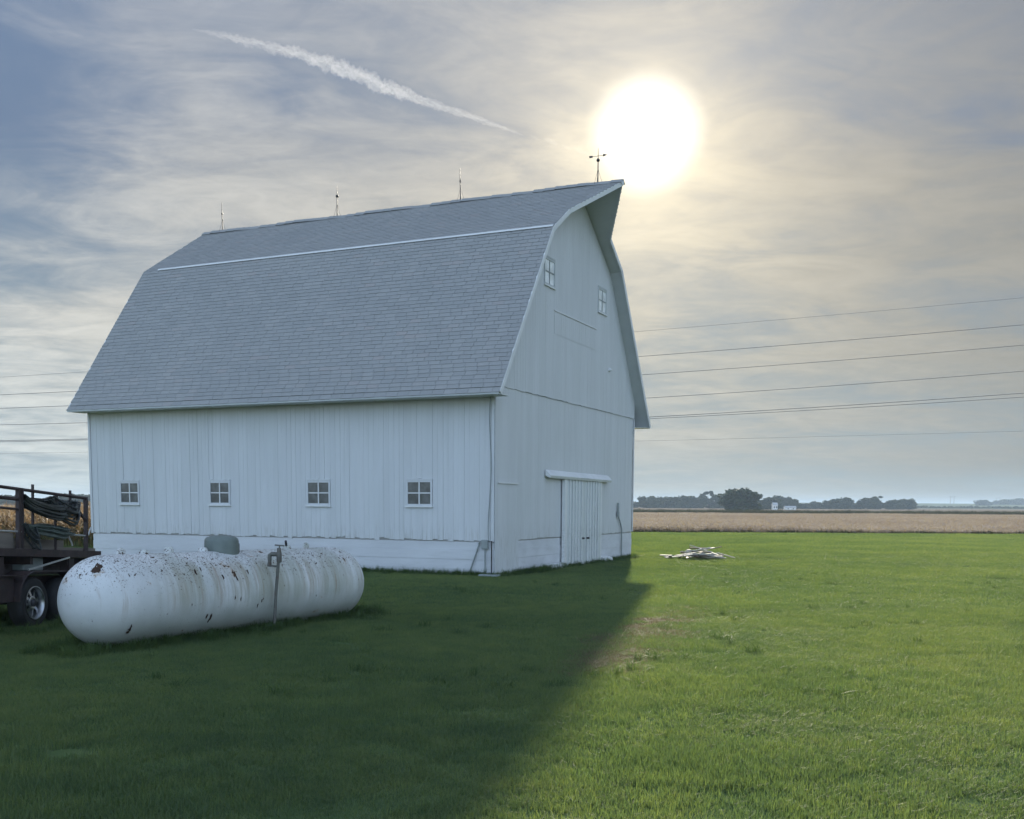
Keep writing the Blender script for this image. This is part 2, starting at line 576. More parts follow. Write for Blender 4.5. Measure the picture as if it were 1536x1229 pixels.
# corner boards
MB().box((-.035, -.052, HF - .03), (.030, -.038, H + .1)).build('corner_board', M['board'], barn)
MB().box((.048, W_ - .05, HF), (.058, W_ + .03, HG - .02)).box((-.1, W_ + .002, HF), (.039, W_ + .025, H)).build('corner_board', M['board'], barn)
MB().box((-L - .03, -.050, HF - .03), (-L + .04, -.040, H + .1)).build('corner_board', M['board'], barn)
# foundation: board-marked, whitewashed courses
fnd = MB().box((-L + .002, -.012, -.35), (.012, W_ + .01, HF - .06)).build('foundation', M['foundation'], barn)
zc = [-.35, .16, .37, .585, HF - .045]
for i in range(4):
    o = .016 + .005 * ((i * 7) % 3)
    MB().box((-L, -o, zc[i] + .003), (-.012, -.010, zc[i + 1])).build('foundation_course', M['foundation'], fnd, bevel=.004)
    MB().box((.012, -.012, zc[i] + .003), (o, W_ + .012, zc[i + 1])).build('foundation_course', M['foundation'], fnd, bevel=.004)


def window(orient, c0, c1, z0, z1, pane_mat):
    """orient 'y': on the long wall facing -y (c along x); 'x': on the gable facing +x (c along y)"""
    def P(c, dpt, z):
        return (c, -dpt, z) if orient == 'y' else (dpt + (.026 if orient == 'x' else 0), c, z)

    def bx(mb, ca, cb, da, db, za, zb):
        a, b = P(ca, da, za), P(cb, db, zb)
        return mb.box(tuple(min(i, j) for i, j in zip(a, b)), tuple(max(i, j) for i, j in zip(a, b)))
    wn = bx(MB(), c0 - .02, c1 + .02, .009, .012, z0 - .02, z1 + .02).build('window', M['backing'], barn)
    fr = MB()
    fw = .044
    bx(fr, c0 - .02, c0 + fw - .02, .013, .046, z0, z1)
    bx(fr, c1 - fw + .02, c1 + .02, .013, .046, z0, z1)
    bx(fr, c0 - .02, c1 + .02, .013, .049, z1 + .001, z1 + .032)
    bx(fr, c0 + fw - .019, c1 - fw + .019, .013, .043, z0, z0 + .045)
    bx(fr, c0 + fw - .019, c1 - fw + .019, .013, .043, z1 - .05, z1)
    fr.build('frame', M['board'] if orient == 'y' else M['fascia'], wn)
    s = MB()
    bx(s, c0 - .035, c1 + .035, .013, .07, z0 - .032, z0 - .001)
    s.build('sill', M['trim'], wn)
    cm, zm = (c0 + c1) / 2, (z0 + z1) / 2
    i0, i1, j0, j1 = c0 + fw - .02, c1 - fw + .02, z0 + .045, z1 - .05
    mu = MB()
    bx(mu, cm - .014, cm + .014, .018, .040, j0, j1)
    bx(mu, i0, cm - .0145, .018, .038, zm - .013, zm + .013)
    bx(mu, cm + .0145, i1, .018, .038, zm - .013, zm + .013)
    mu.build('muntin', M['trim'] if orient == 'y' else M['greymetal'], wn)
    for a, b in ((i0, cm), (cm, i1)):
        for q, r_ in ((j0, zm), (zm, j1)):
            p = MB()
            bx(p, a, b, .0205 + random.uniform(0, .003), .026, q, r_)
            p.build('pane', pane_mat, wn)
    return wn


for a, b in LW:
    window('y', a, b, LZ[0], LZ[1], M['pane'])
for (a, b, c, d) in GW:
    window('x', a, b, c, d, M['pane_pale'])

# hay door let into the upper gable
hd = MB().box((.0535, 3.25, 5.74), (.0565, 6.18, 6.25)).build('hay_door', M['backing'], barn)
y = 3.25
while y < 6.14:
    y1 = min(y + random.uniform(.13, .15), 6.18)
    MB().box((.057, y + .002, 5.72), (.0580 + random.uniform(0, .002), y1 - .001, 6.24)).build('door_board', M['board'], hd)
    y = y1
MB().box((.0565, 3.22, 6.262), (.070, 6.2, 6.285)).build('door_head_strip', M['trim'], hd)

# double doors with a hood board over the track
hdr = MB().hexa([(.052, 2.78, 2.30), (.16, 2.80, 2.24), (.16, 7.3, 2.22), (.052, 7.32, 2.28), (.052, 2.78, 2.44), (.19, 2.80, 2.30), (.19, 7.3, 2.28), (.052, 7.32, 2.42)])
hdr.build('door_hood', M['trim'], barn)
for (ya, yb, ky) in ((4.06, 5.335, 5.19), (5.35, 6.60, 5.53)):
    d_ = MB().box((.062, ya, .04), (.082, yb, 2.28)).build('barn_door', M['backing'], barn)
    n = 6
    for i in range(n):
        a = ya + (yb - ya) * i / n
        b = ya + (yb - ya) * (i + 1) / n
        pr = random.uniform(0, .012)
        MB().hexa([(.083, a + .004, .03), (.1 + pr, a + .004, .03), (.1 + pr + random.uniform(-.006, .006), b - .003, .03), (.083, b - .003, .03),
                   (.083, a + .004, 2.285), (.1 + pr, a + .004, 2.285), (.106 + pr * .5, b - .003, 2.285), (.083, b - .003, 2.285)]).build('door_board', M['door'], d_)
    for i in range(1, n + 1):
        a = ya + (yb - ya) * i / n - .02
        if i < n:
            MB().box((.1135, a - .022, .10), (.134, a + .022, 2.26)).build('batten', M['trim'], d_)
    MB().tube([(.112, ky, .72), (.15, ky, .72), (.152, ky + (.035 if ky < 5.4 else .06), .72)], .026, 8).build('handle', M['dark_metal'], d_, True)
MB().box((.060, 3.86, .02), (.135, 4.04, 2.235)).build('door_jamb', M['trim'], barn)
MB().box((.060, 6.62, .02), (.105, 6.72, 2.22)).build('door_jamb', M['trim'], barn)
for ya, yb, z in ((2.85, 3.84, .09), (6.73, 7.4, .12)):
    MB().hexa([(.03, ya, z - .06), (.22, ya, z - .075), (.22, yb, z - .075), (.03, yb, z - .06), (.03, ya, z + .06), (.20, ya, z), (.20, yb, z), (.03, yb, z + .06)]).build('sill_board', M['trim'], barn)
    MB().box((.03, ya + .03, -.2), (.17, yb - .03, z - .08)).build('sill_stone', M['foundation'], barn)
MB().box((.060, .1, 2.055), (.075, 1.17, 2.085)).build('ledger_strip', M['trim'], barn)
MB().lathe([(.0, .10), (.035, .09), (.04, .05), (.05, .0)], (.055, 7.27, 5.33), (1, 0, -.2), 10).build('yard_light', M['trim'], barn, True)
# loose cable down the near corner
pts = []
for i in range(40):
    t = i / 39
    pts.append((-.05 - .05 * math.sin(t * 9) * (.4 + t * .3) - .02 * t, -.068 - .012 * math.sin(t * 14), 4.0 - 3.2 * t))
MB().tube(pts, .011, 6).build('loose_cable', M['greymetal'], barn, True)
# meter box, pipes, brace pole and block at the near corner
MB().box((-.26, -.10, .62), (-.10, -.045, .82)).build('meter_box', M['greymetal'], barn, bevel=.012)
MB().tube([(-.17, -.075, .64), (-.17, -.075, .0)], .019, 8).build('conduit', M['greymetal'], barn, True)
MB().tube([(-.34, -.07, .72), (-.30, -.075, .78), (-.22, -.075, .77), (-.2, -.075, .72)], .014, 8).build('conduit', M['greymetal'], barn, True)
MB().tube([(-.02, -.064, .80), (-.02, -.064, .02)], .014, 8).build('conduit', M['dark_metal'], barn, True)
MB().tube([(-.31, -.055, .76), (-.60, -.07, -.03)], .018, 8).build('brace_pole', M['greymetal'], barn, True)
# conduit on the far end of the gable
MB().tube([(.075, 8.2, 1.66), (.075, 8.2, 1.38)], .03, 8).box((.055, 8.14, 1.25), (.10, 8.25, 1.40)).tube([(.07, 8.22, 1.3), (.07, 8.48, 1.02), (.07, 8.56, .9), (.07, 8.58, .0)], .02, 8).build('conduit', M['greymetal'], barn, True)
blk = MB().box((-.22, -.32, -.05), (.20, -.04, .075)).build('concrete_block', M['greymetal'], None, bevel=.015)
blk.matrix_world = barn.matrix_basis.copy()
tag(blk, 'low grey concrete block at the near corner of the barn', 'block')

# roof: deck slabs, shingles laid course by course
roof = MB()


def slope_frame(side, part):
    """origin, up-slope unit vector, normal, length; for side +1 near (y small), -1 far"""
    a, b = ((-OV, WE), (VB, WB)) if part == 0 else ((VB, WB), (MID, WR))
    if side < 0:
        a, b = (W_ - a[0], a[1]), (W_ - b[0], b[1])
    v = Vector((0, b[0] - a[0], b[1] - a[1]))
    ln = v.length
    v.normalize()
    nrm = Vector((0, -v.z, v.y)) if side > 0 else Vector((0, v.z, -v.y))
    nrm = nrm if nrm.z > 0 else -nrm
    return Vector((0, a[0], a[1])), v, nrm, ln


def right_lim(part, t):
    return RU if part == 0 or t < TB else RU + HOOD * (t - TB) / (1 - TB)


for side in (1, -1):
    for part in (0, 1):
        o, v, nr, ln = slope_frame(side, part)
        pts2 = [(-L - LU, 0), (RU, 0), (RU, ln)] if part == 0 else [(-L - LU, 0), (RU, 0), (RU, ln * TB), (RU + HOOD, ln)]
        pts2.append((-L - LU, ln))
        rg = [o + Vector((a, 0, 0)) + v * b - nr * .018 for a, b in pts2]
        if side < 0:
            rg.reverse()
        roof.prism(rg, -nr * .055)
roof = roof.build('roof', M['fascia'], barn)

EX, TW = .118, .29
cam_b = Matrix.Rotation(.427, 4, 'Z') @ (Vector((0, 0, EYE)) - Vector((-.4122, 22.9361, 0)))
single, rest = [], MB()
allsh = []
for side in (1, -1):
    for part in (0, 1):
        o, v, nr, ln = slope_frame(side, part)
        rows = int(ln / EX)
        ex = ln / rows
        for k in range(rows):
            s0 = k * ex - (.03 if (k == 0 and part == 0) else 0)
            lim = right_lim(part, (s0 + ex * .5) / ln) + .015
            x = -L - LU - .015 - random.choice((0, .11, .22)) - (k % 2) * TW / 2
            while x < lim - .03:
                x0, x1 = max(x, -L - LU - .015), min(x + TW, lim)
                x += TW
                if x1 - x0 < .05:
                    continue
                full = x1 - x0 > TW - .004
                c = o + v * (s0 + ex / 2) + Vector(((x0 + x1) / 2, 0, 0))
                allsh.append((side, part, x0, x1, s0, ex, full, (c - cam_b).length, o, v, nr))
near = sorted([q for q in allsh if q[0] == 1 and q[6] and q[1] == 0], key=lambda q: q[7])[:300]
near_ids = {id(q) for q in near}


def shingle_pts(x0, x1, s0, ex, o, v, nr, jit=True):
    g = .004
    j = random.uniform(-.004, .004) if jit else 0
    h = .0045 + (random.uniform(0, .004) if jit else .003)
    X = Vector((1, 0, 0))
    A = lambda xx, ss, nn: o + X * xx + v * ss + nr * nn
    lo, hi = s0 + j, s0 + ex + .02
    return [A(x0 + g, lo, -.016), A(x1 - g, lo, -.016), A(x1 - g, hi, -.016), A(x0 + g, hi, -.016),
            A(x0 + g, lo, h), A(x1 - g, lo, h), A(x1 - g, hi, -.004), A(x0 + g, hi, -.004)]


for q in allsh:
    if id(q) not in near_ids:
        rest.hexa(shingle_pts(q[2], q[3], q[4], q[5], q[8], q[9], q[10]))
ro = rest.build('shingles', M['shingle'], roof)
ro['kind'] = 'stuff'
ex0 = near[0][5]
sm = [MB().hexa(shingle_pts(-TW / 2, TW / 2, -ex0 / 2, ex0, Vector((0, 0, 0)), Vector((0, 1, 0)), Vector((0, 0, 1)))).mesh('shingle', M['shingle']) for _ in range(6)]
o, v, nr, ln = slope_frame(1, 0)
rotm = Matrix(((1, 0, 0), (0, v.y, nr.y), (0, v.z, nr.z))).to_4x4()
for q in near:
    so = link('shingle', random.choice(sm), roof)
    so.matrix_local = Matrix.Translation(o + v * (q[4] + ex0 / 2) + Vector(((q[2] + q[3]) / 2, 0, 0))) @ rotm
# ridge caps
for i in range(44):
    xa = -L - LU + (L + LU + RU + HOOD) * i / 44
    xb = xa + (L + LU + RU + HOOD) / 44 + .02
    h = .02 + random.uniform(-.009, .009) + .012 * math.sin(i * .7)
    MB().hexa([(xa, MID - .13, WR - .075 + h), (xb, MID - .13, WR - .085 + h), (xb, MID, WR + .012 + h - .01), (xa, MID, WR + .022 + h), (xa, MID - .125, WR - .065 + h), (xb, MID - .125, WR - .075 + h), (xb, MID, WR + .018 + h), (xa, MID, WR + .03 + h)]).hexa(
        [(xa, MID, WR + .022 + h), (xb, MID, WR + .012 + h - .01), (xb, MID + .13, WR - .085 + h), (xa, MID + .13, WR - .075 + h), (xa, MID, WR + .03 + h), (xb, MID, WR + .018 + h), (xb, MID + .125, WR - .075 + h), (xa, MID + .125, WR - .065 + h)]).build('ridge_cap', M['shingle'], roof)
# pale flashing strip along the break in the slope
o1, v1, n1, l1 = slope_frame(1, 0)
o2, v2, n2, l2 = slope_frame(1, 1)
e0 = Vector((-L + .35, VB, WB))
fl = MB()
x0, x1 = -L + .35, RU + .02
pA = o1 + v1 * (l1 - .032) + n1 * .028
pB = o1 + v1 * l1 + n1 * .030 + n2 * .004
pC = o2 + v2 * .025 + n2 * .03
for a, b in ((pA, pB), (pB, pC)):
    fl.hexa([a + Vector((x0, 0, -.006)), a + Vector((x1, 0, -.006)), b + Vector((x1, 0, -.006)), b + Vector((x0, 0, -.006)), a + Vector((x0, 0, 0)), a + Vector((x1, 0, 0)), b + Vector((x1, 0, 0)), b + Vector((x0, 0, 0))])
fl.build('flashing', M['trim'], roof)
# rake boards, eave fascia and soffit
for side in (1, -1):
    Y = (lambda y: y) if side > 0 else (lambda y: W_ - y)
    hy, hz = VB + (MID - VB) * TB, WB + (WR - WB) * TB
    n_lo, n_hi = slope_frame(side, 0)[2], slope_frame(side, 1)[2]
    for (xa, ya, za), (xb, yb, zb), nn in (((RU, -OV, WE), (RU, VB, WB), n_lo), ((RU, VB, WB), (RU, hy, hz), n_hi), ((RU, hy, hz), (RU + HOOD, MID, WR), n_hi),
                                           ((-L - LU, -OV, WE), (-L - LU, VB, WB), n_lo), ((-L - LU, VB, WB), (-L - LU, MID, WR), n_hi)):
        sh = -nn * .062
        dx = .012 if xa > 0 else -.012
        MB().beam(Vector((xa + dx, Y(ya), za)) + sh, Vector((xb + dx, Y(yb), zb)) + sh, .024, .105, nn).build('rake_board', M['trim'], roof)
    ysgn = -1 if side > 0 else 1
    MB().box((-L - LU, min(Y(-OV - .012), Y(-OV + .014)), WE - .062), (RU - .001, max(Y(-OV - .012), Y(-OV + .014)), WE - .012)).build('eave_fascia', M['fascia'], roof)
    a, b = sorted((Y(-OV + .016), Y(-.03)))
    MB().box((-L - LU + .002, a, WE - .06), (RU - .003, b, WE - .048)).build('soffit', M['trim'], roof)

# lightning rods on the ridge
for i, (rx, ball, vane) in enumerate(((-11.24, 0, 0), (-7.2, 1, 0), (-3.31, 0, 0), (.55, 1, 1))):
    lean = (-.02, .01, -.02, 0)[i]
    z0 = WR + .03
    rod = MB().tube([(rx, MID, z0), (rx + lean * .4, MID, z0 + .45), (rx + lean, MID, z0 + .82)], [.016, .013, .004], 8)
    for a in (0, 2.1, 4.2):
        rod.tube([(rx + .13 * math.cos(a), MID + .10 * math.sin(a), z0 - .06), (rx + .03 * math.cos(a), MID + .03 * math.sin(a), z0 + .22), (rx, MID, z0 + .34)], .0035, 5)
    rod = rod.build('lightning_rod', M['dark_metal'], barn, True)
    if ball:
        MB().lathe([(.0, -.045), (.03, -.036), (.046, 0), (.03, .036), (0, .045)], (rx + lean * .6, MID, z0 + .53), (0, 0, 1), 12).build('glass_ball', M['dark_metal'], rod, True)
    else:
        MB().lathe([(.016, -.03), (.024, -.01), (.024, .01), (.014, .03)], (rx + lean * .5, MID, z0 + .48), (0, 0, 1), 10).build('collar', M['dark_metal'], rod, True)
    if vane:
        vn = MB().beam((rx - .17, MID - .10, z0 + .60), (rx + .17, MID + .10, z0 + .665), .008, .009)
        vn.prism([(rx + .10, MID + .06, z0 + .62), (rx + .20, MID + .115, z0 + .67), (rx + .11, MID + .065, z0 + .69)], (.004, -.006, 0))
        vn.prism([(rx - .19, MID - .11, z0 + .57), (rx - .12, MID - .07, z0 + .585), (rx - .12, MID - .07, z0 + .63), (rx - .20, MID - .115, z0 + .62)], (.004, -.006, 0))
        vn.build('vane', M['dark_metal'], rod)

# ------------------------------------------------------------------ propane tank
def tank_mat():
    m, t, out = new_mat('rusting white tank paint')
    co = t.n('ShaderNodeTexCoord').outputs['Object']
    sp = t.n('ShaderNodeSeparateXYZ', {0: co})
    z = sp.outputs[2]
    c = t.mix(t.smooth(t.noise(co, 1.6, 5, .6), .3, .7), (.52, .545, .55), (.63, .645, .65))
    # streaks of algae running down from the crown (stretched along the girth)
    stv = t.n('ShaderNodeMapping', {'Vector': co, 'Scale': (5.5, .55, .55)}).outputs[0]
    stn = t.noise(stv, 1.6, 6, .6)
    band = t.m('MULTIPLY', t.smooth(z, -.30, .12), t.m('SUBTRACT', 1.0, t.smooth(z, .30, .47)))
    inx = t.m('MULTIPLY', t.smooth(sp.outputs[0], -1.95, -1.2), t.m('SUBTRACT', 1.0, t.smooth(sp.outputs[0], 1.5, 2.1)))
    alg = t.m('MULTIPLY', t.m('MULTIPLY', t.smooth(stn, .36, .66), band), inx)
    c = t.mix(t.m('MULTIPLY', alg, .72), c, (.27, .245, .17))
    bro = t.m('MULTIPLY', t.smooth(t.noise(t.n('ShaderNodeMapping', {'Vector': co, 'Scale': (1.6, .7, .7)}).outputs[0], 1.3, 5, .6), .38, .66), t.m('MULTIPLY', t.smooth(sp.outputs[0], -2.1, -1.0), t.smooth(z, -.45, .05)))
    c = t.mix(t.m('MULTIPLY', bro, .55), c, (.31, .34, .29))
    run = t.noise(t.n('ShaderNodeMapping', {'Vector': co, 'Scale': (13, .8, .8), 'Location': (1.7, 0, 0)}).outputs[0], 1.5, 5, .6)
    rb = t.m('MULTIPLY', t.smooth(z, -.25, .10), t.m('SUBTRACT', 1.0, t.smooth(z, .32, .48)))
    c = t.mix(t.m('MULTIPLY', t.m('MULTIPLY', t.smooth(run, .56, .70), rb), .5), c, (.26, .17, .10))
    # green-grey low down: grime plus the grass reflection, painted in
    low = t.m('SUBTRACT', 1.0, t.smooth(t.m('ADD', z, t.m('MULTIPLY', t.noise(co, 3, 5, .6), .25)), -.34, .10))
    c = t.mix(t.m('MULTIPLY', low, .65), c, (.22, .25, .22))
    # flaking rust: dense specks on the crown, fewer below
    up = t.smooth(z, .0, .42)
    s1 = t.noise(co, 24, 4, .6)
    s2 = t.noise(co, 62, 3, .55)
    s3 = t.noise(t.n('ShaderNodeMapping', {'Vector': co, 'Location': (3.3, 1.2, 7.1)}).outputs[0], 5.5, 5, .62)
    k1 = t.smooth(t.m('ADD', s1, t.m('MULTIPLY', up, .10)), .70, .73)
    k2 = t.smooth(t.m('ADD', s2, t.m('MULTIPLY', up, .12)), .705, .73)
    k3 = t.smooth(t.m('ADD', s3, t.m('MULTIPLY', up, .04)), .715, .728)
    halo = t.smooth(t.m('ADD', s3, t.m('MULTIPLY', up, .04)), .66, .715)
    c = t.mix(t.m('MULTIPLY', halo, .6), c, (.36, .25, .15))
    k = t.m('MAXIMUM', k3, t.m('MAXIMUM', k1, t.m('MULTIPLY', k2, .85)))
    rc = t.mix(t.noise(co, 60, 3, .6), (.022, .015, .012), (.085, .040, .022))
    c = t.mix(k, c, rc)
    b = t.n('ShaderNodeBsdfPrincipled', {'Base Color': c, 'Roughness': t.m('MULTIPLY_ADD', k, .4, .42), 'Specular IOR Level': .4})
    bp = t.n('ShaderNodeBump', {'Strength': .5, 'Distance': .004, 'Height': t.m('SUBTRACT', t.m('MULTIPLY', t.noise(co, 9, 4, .6), .5), k)})
    t.t.links.new(bp.outputs[0], b.inputs['Normal'])
    t.t.links.new(b.outputs[0], out.inputs[0])
    return m


M['tank'] = tank_mat()
M['rust'] = principled('flaked rust', (.045, .024, .015), .9, 0, .4, 40, .6, 60)
ta, tb_ = Vector((-4.41, 11.31, .53)), Vector((-2.60, 14.80, .485))
RT = .50
dirv = (tb_ - ta)
half = dirv.length / 2
tank = empty('propane_tank', ((ta + tb_) / 2)[:], (0, -math.asin(dirv.normalized().z), math.atan2(dirv.y, dirv.x)))
tag(tank, 'long white propane tank with flaking rust lying in the grass before the barn', 'tank')
prof = []
for i in range(15):
    a = PI / 2 * i / 14
    prof.append((RT * math.sin(a) + 1e-5, -half - RT * math.cos(a) * .97))
for i in range(1, 16):
    prof.append((RT, -half + 2 * half * i / 16))
for i in range(15):
    a = PI / 2 * i / 14
    prof.append((RT * math.cos(a) + 1e-5, half + RT * math.sin(a) * .97))
# local axis x; put weld beads in
body = MB().lathe(prof, (0, 0, 0), (1, 0, 0), 64).build('tank_shell', M['tank'], tank, True)
for s_ in (-half, half):
    MB().lathe([(RT - .004, -.012), (RT + .0012, -.006), (RT + .0015, .004), (RT - .004, .012)], (s_, 0, 0), (1, 0, 0), 64).build('weld_seam', M['tank'], body, True)
for s_ in (-1.25, 1.25):
    MB().box((s_ - .06, -.17, -.60), (s_ + .06, .17, -.42)).build('saddle', M['tank'], tank, bevel=.01)
# valve dome
dm = MB()
dome_x = -.18
DR, DH = .205, .20
prof = [(DR + .004, -.10), (DR + .004, .0), (DR, .13), (DR - .006, .152), (DR - .022, .172), (DR - .065, .188), (DR - .12, .198), (0, .205)]
dm.lathe(prof, (dome_x, 0, RT - .01), (0, 0, 1), 40)
dome = dm.build('valve_dome', M['domegrey'], tank, True)
lt = R(-38)
lp0 = Vector((dome_x + math.cos(lt) * (DR + .004), math.sin(lt) * (DR + .004), RT - .04))
MB().beam(lp0, lp0 + Vector((0, 0, .13)), .035, .012, (math.cos(lt), math.sin(lt), 0)).build('dome_latch', M['dark_metal'], dome, bevel=.004)
for xx, hh in ((-1.42, .045), (1.05, .05), (-1.05, .07), (-.5, .05)):
    MB().lathe([(.055, -.03), (.055, hh * .5), (.04, hh * .9), (0, hh)], (xx, .0, RT), (0, 0, 1), 16).build('fitting_cap', M['tank'], tank, True)
for xx in (-1.75, 1.45):     # lifting lugs
    MB().prism([(xx - .07, -.012, RT - .03), (xx + .07, -.012, RT - .03), (xx + .05, -.012, RT + .05), (xx, -.012, RT + .075), (xx - .05, -.012, RT + .05)], (0, .024, 0)).build('lifting_lug', M['tank'], tank, bevel=.004)
MB().tube([(1.02, -.02, RT + .03), (.97, -.05, RT + .10)], .016, 8).build('valve_stub', M['dark_metal'], tank, True)


def flake(xc, ang, sz, el=1.0, seed=0):
    """a ragged patch of flaked rust hugging the shell, ang measured from straight down on the camera side"""
    rr = random.Random(seed)
    n = 13
    mb = MB()
    pts = []
    for i in range(n):
        t = 2 * PI * i / n
        r = sz * rr.uniform(.35, 1.0)
        dx, da = r * math.cos(t) * .6, r * math.sin(t) * el / RT
        a = ang + da
        pts.append(Vector((xc + dx, -RT * 1.004 * math.sin(a), -RT * 1.004 * math.cos(a))))
    c = sum(pts, Vector()) / n
    c = c + Vector((0, -math.sin(ang), -math.cos(ang))) * .004
    b = len(mb.v)
    mb.v = [tuple(c)] + [tuple(p) for p in pts]
    mb.f = [(0, 1 + i, 1 + (i + 1) % n) for i in range(n)]
    mb.build('rust_flake', M['rust'], body)


for i, (xc, an, sz, el) in enumerate(((-2.03, 1.00, .045, 1.6), (-2.03, .90, .055, .7), (-.85, 1.02, .045, 1.7), (-.92, 1.10, .03, 1.8), (-.02, 1.35, .035, 1.2), (-.08, 1.24, .025, 2),
                                      (-.65, 2.02, .035, 1.7), (-.43, 1.96, .03, 1.7), (-.2, 2.1, .03, 1.6), (-1.05, 2.2, .04, 1.6), (-.95, 2.25, .03, 1.6), (-.4, 1.45, .02, 1.8), (-.5, 1.5, .018, 2), (.0, 1.4, .018, 1.5), (-1.2, 1.42, .014, 1.8), (1.05, 1.35, .016, 1.4))):
    flake(xc, an, sz, el, i + 3)
# big peeled patch high on the near head
hp = MB()
rr = random.Random(5)
for (da, dp, sz) in ((0, 0, .06), (.10, .05, .045), (-.07, .09, .035), (.15, -.04, .03)):
    pts = []
    for i in range(11):
        t = 2 * PI * i / 11
        r = sz * rr.uniform(.45, 1)
        th = .72 + dp + r * math.sin(t) / RT * 1.4      # from top
        ph = .55 + da + r * math.cos(t) / RT
        d_ = Vector((-math.sin(th) * math.cos(ph), -math.sin(th) * math.sin(ph), math.cos(th)))
        pts.append(Vector((-half, 0, 0)) + Vector((d_.x * .97, d_.y, d_.z)) * RT * 1.006)
    b = len(hp.v)
    hp.v += [tuple(sum(pts, Vector()) / 11 * 1.0)] + [tuple(p) for p in pts]
    hp.f += [(b, b + 1 + i, b + 1 + (i + 1) % 11) for i in range(11)]
hp.build('rust_patch', M['rust'], body)

# ------------------------------------------------------------------ hydrant standing before the tank
hyd = empty('yard_hydrant', (-2.97, 12.93, 0), (0, 0, 0))
tag(hyd, 'grey yard hydrant on a leaning standpipe in front of the white tank', 'hydrant')
M['pipe'] = principled('weathered grey pipe', (.12, .122, .11), .65, .2, .2, 8, dirt=(.10, .06, .04), dirt_amt=.6)
top = Vector((.085, 0, .985))
MB().tube([(0, 0, -.1), (.04, 0, .5), top], .019, 10).build('standpipe', M['pipe'], hyd, True)
MB().lathe([(.028, -.12), (.034, -.10), (.034, .0), (.026, .02), (.024, .06), (0, .065)], top, (0, 0, 1), 14).build('valve_head', M['pipe'], hyd, True)
MB().tube([top + Vector((0, 0, -.02)), top + Vector((-.09, 0, -.015)), top + Vector((-.115, 0, -.03)), top + Vector((-.118, 0, -.12))], [.026, .03, .028, .022], 12).build('spout', M['pipe'], hyd, True)
MB().tube([top + Vector((-.118, 0, -.12)), top + Vector((-.125, 0, -.17))], .026, 12).tube([top + Vector((-.13, 0, -.155)), top + Vector((-.01, 0, -.17))], .012, 8).build('hose_coupling', M['pipe'], hyd, True)
MB().tube([top + Vector((.005, 0, .05)), top + Vector((.008, 0, .09))], .01, 8).beam(top + Vector((-.05, 0, .095)), top + Vector((.065, 0, .088)), .022, .018).build('lever', M['pipe'], hyd)

# ------------------------------------------------------------------ trailer with hoses
M['trailer'] = principled('rusty dark red frame', (.034, .022, .022), .65, 0, .3, 6, .3, 40, dirt=(.07, .04, .028), dirt_amt=.5)
M['tyre'] = principled('tyre rubber', (.016, .016, .017), .75, 0, .2, 12)
M['chrome'] = principled('dull chrome', (.42, .43, .44), .34, .95, .1, 10)
M['hose'] = principled('black hose', (.017, .022, .021), .38, 0, .25, 9, spec=.5)
M['hose_g'] = principled('grey green hose', (.055, .075, .066), .5, 0, .25, 9)
M['plank'] = principled('old grey plank', (.16, .14, .12), .85, 0, .25, 5, stretch=(.2, 1, 1))
M['galv'] = principled('pale galvanised rod', (.45, .46, .45), .5, .5)
trl = empty('flatbed_trailer', (-6.136, 13.27, 0), (0, R(3.4), R(84)))
tag(trl, 'dark red flatbed trailer with pipe rails parked beside the white tank', 'trailer')
XA, XB, TWD = -3.3, 1.80, 1.95
T = M['trailer']
bed = MB().box((XA, 0.0, .90), (XB, .07, 1.0)).box((XA, TWD - .07, .90), (XB, TWD, 1.0)).box((XA, .071, .90), (XA + .07, TWD - .071, 1.0)).box((XB - .07, .071, .90), (XB, TWD - .071, 1.0)).build('bed_frame', T, trl, bevel=.006)
for i in range(9):
    a = .075 + (TWD - .15) * i / 9
    MB().box((XA + .02, a + .006, 1.001), (XB - .02, a + (TWD - .15) / 9 - .004, 1.038 + .004 * (i % 2))).build('deck_plank', M['plank'], bed)
for xx in (-2.6, -1.7, -.8, .1, 1.0, 1.6):
    MB().box((xx, .08, .80), (xx + .07, TWD - .08, .899)).build('cross_member', T, bed)
MB().box((XA, .35, .66), (XB + .4, .43, .799)).box((XA, TWD - .43, .66), (XB + .4, TWD - .35, .799)).build('chassis_rail', T, trl)
MB().beam((XB + .4, .39, .73), (XB + 1.3, TWD / 2, .72), .07, .09).beam((XB + .4, TWD - .39, .73), (XB + 1.3, TWD / 2, .72), .07, .09).build('tongue', T, trl)
for nm, z, rr_, xa, xb, mt in (('top_rail', 1.755, .021, XA, 1.45, T), ('mid_rail', 1.49, .016, XA, -.2, T), ('upper_rail', 1.615, .022, XA, -.2, T), ('lower_rail', 1.21, .011, XA, 1.44, M['galv'])):
    MB().tube([(xa, .03, z), (xb, .03, z - (.02 if nm == 'top_rail' else 0))], rr_, 8).build(nm, mt, trl, True)
MB().tube([(1.44, .03, 1.21), (1.49, .03, 1.225), (1.56, .03, 1.33)], .011, 8).build('rail_hook', M['galv'], trl, True)
MB().tube([(.9, .01, 1.21), (.98, .0, 1.1), (1.0, .0, 1.06)], .012, 6).build('rail_hook', M['galv'], trl, True)
for xx, z1, wd in ((-.235, 1.75, .045), (-.165, 1.75, .03), (-2.0, 1.75, .045), (1.42, 1.74, .04), (-3.2, 1.75, .045)):
    MB().box((xx - wd / 2, .005, .99), (xx + wd / 2, .055, z1)).build('post', T, trl)
for xx, z0, z1 in ((.16, 1.0, 1.83), (.73, 1.55, 1.74), (1.08, 1.45, 1.82), (.70, 1.0, 1.45)):
    MB().box((xx - .014, .06, z0), (xx + .014, .085, z1)).build('stake', T, trl)
MB().beam((1.12, .03, 1.62), (1.41, .03, 1.42), .03, .03).build('gusset', T, trl)
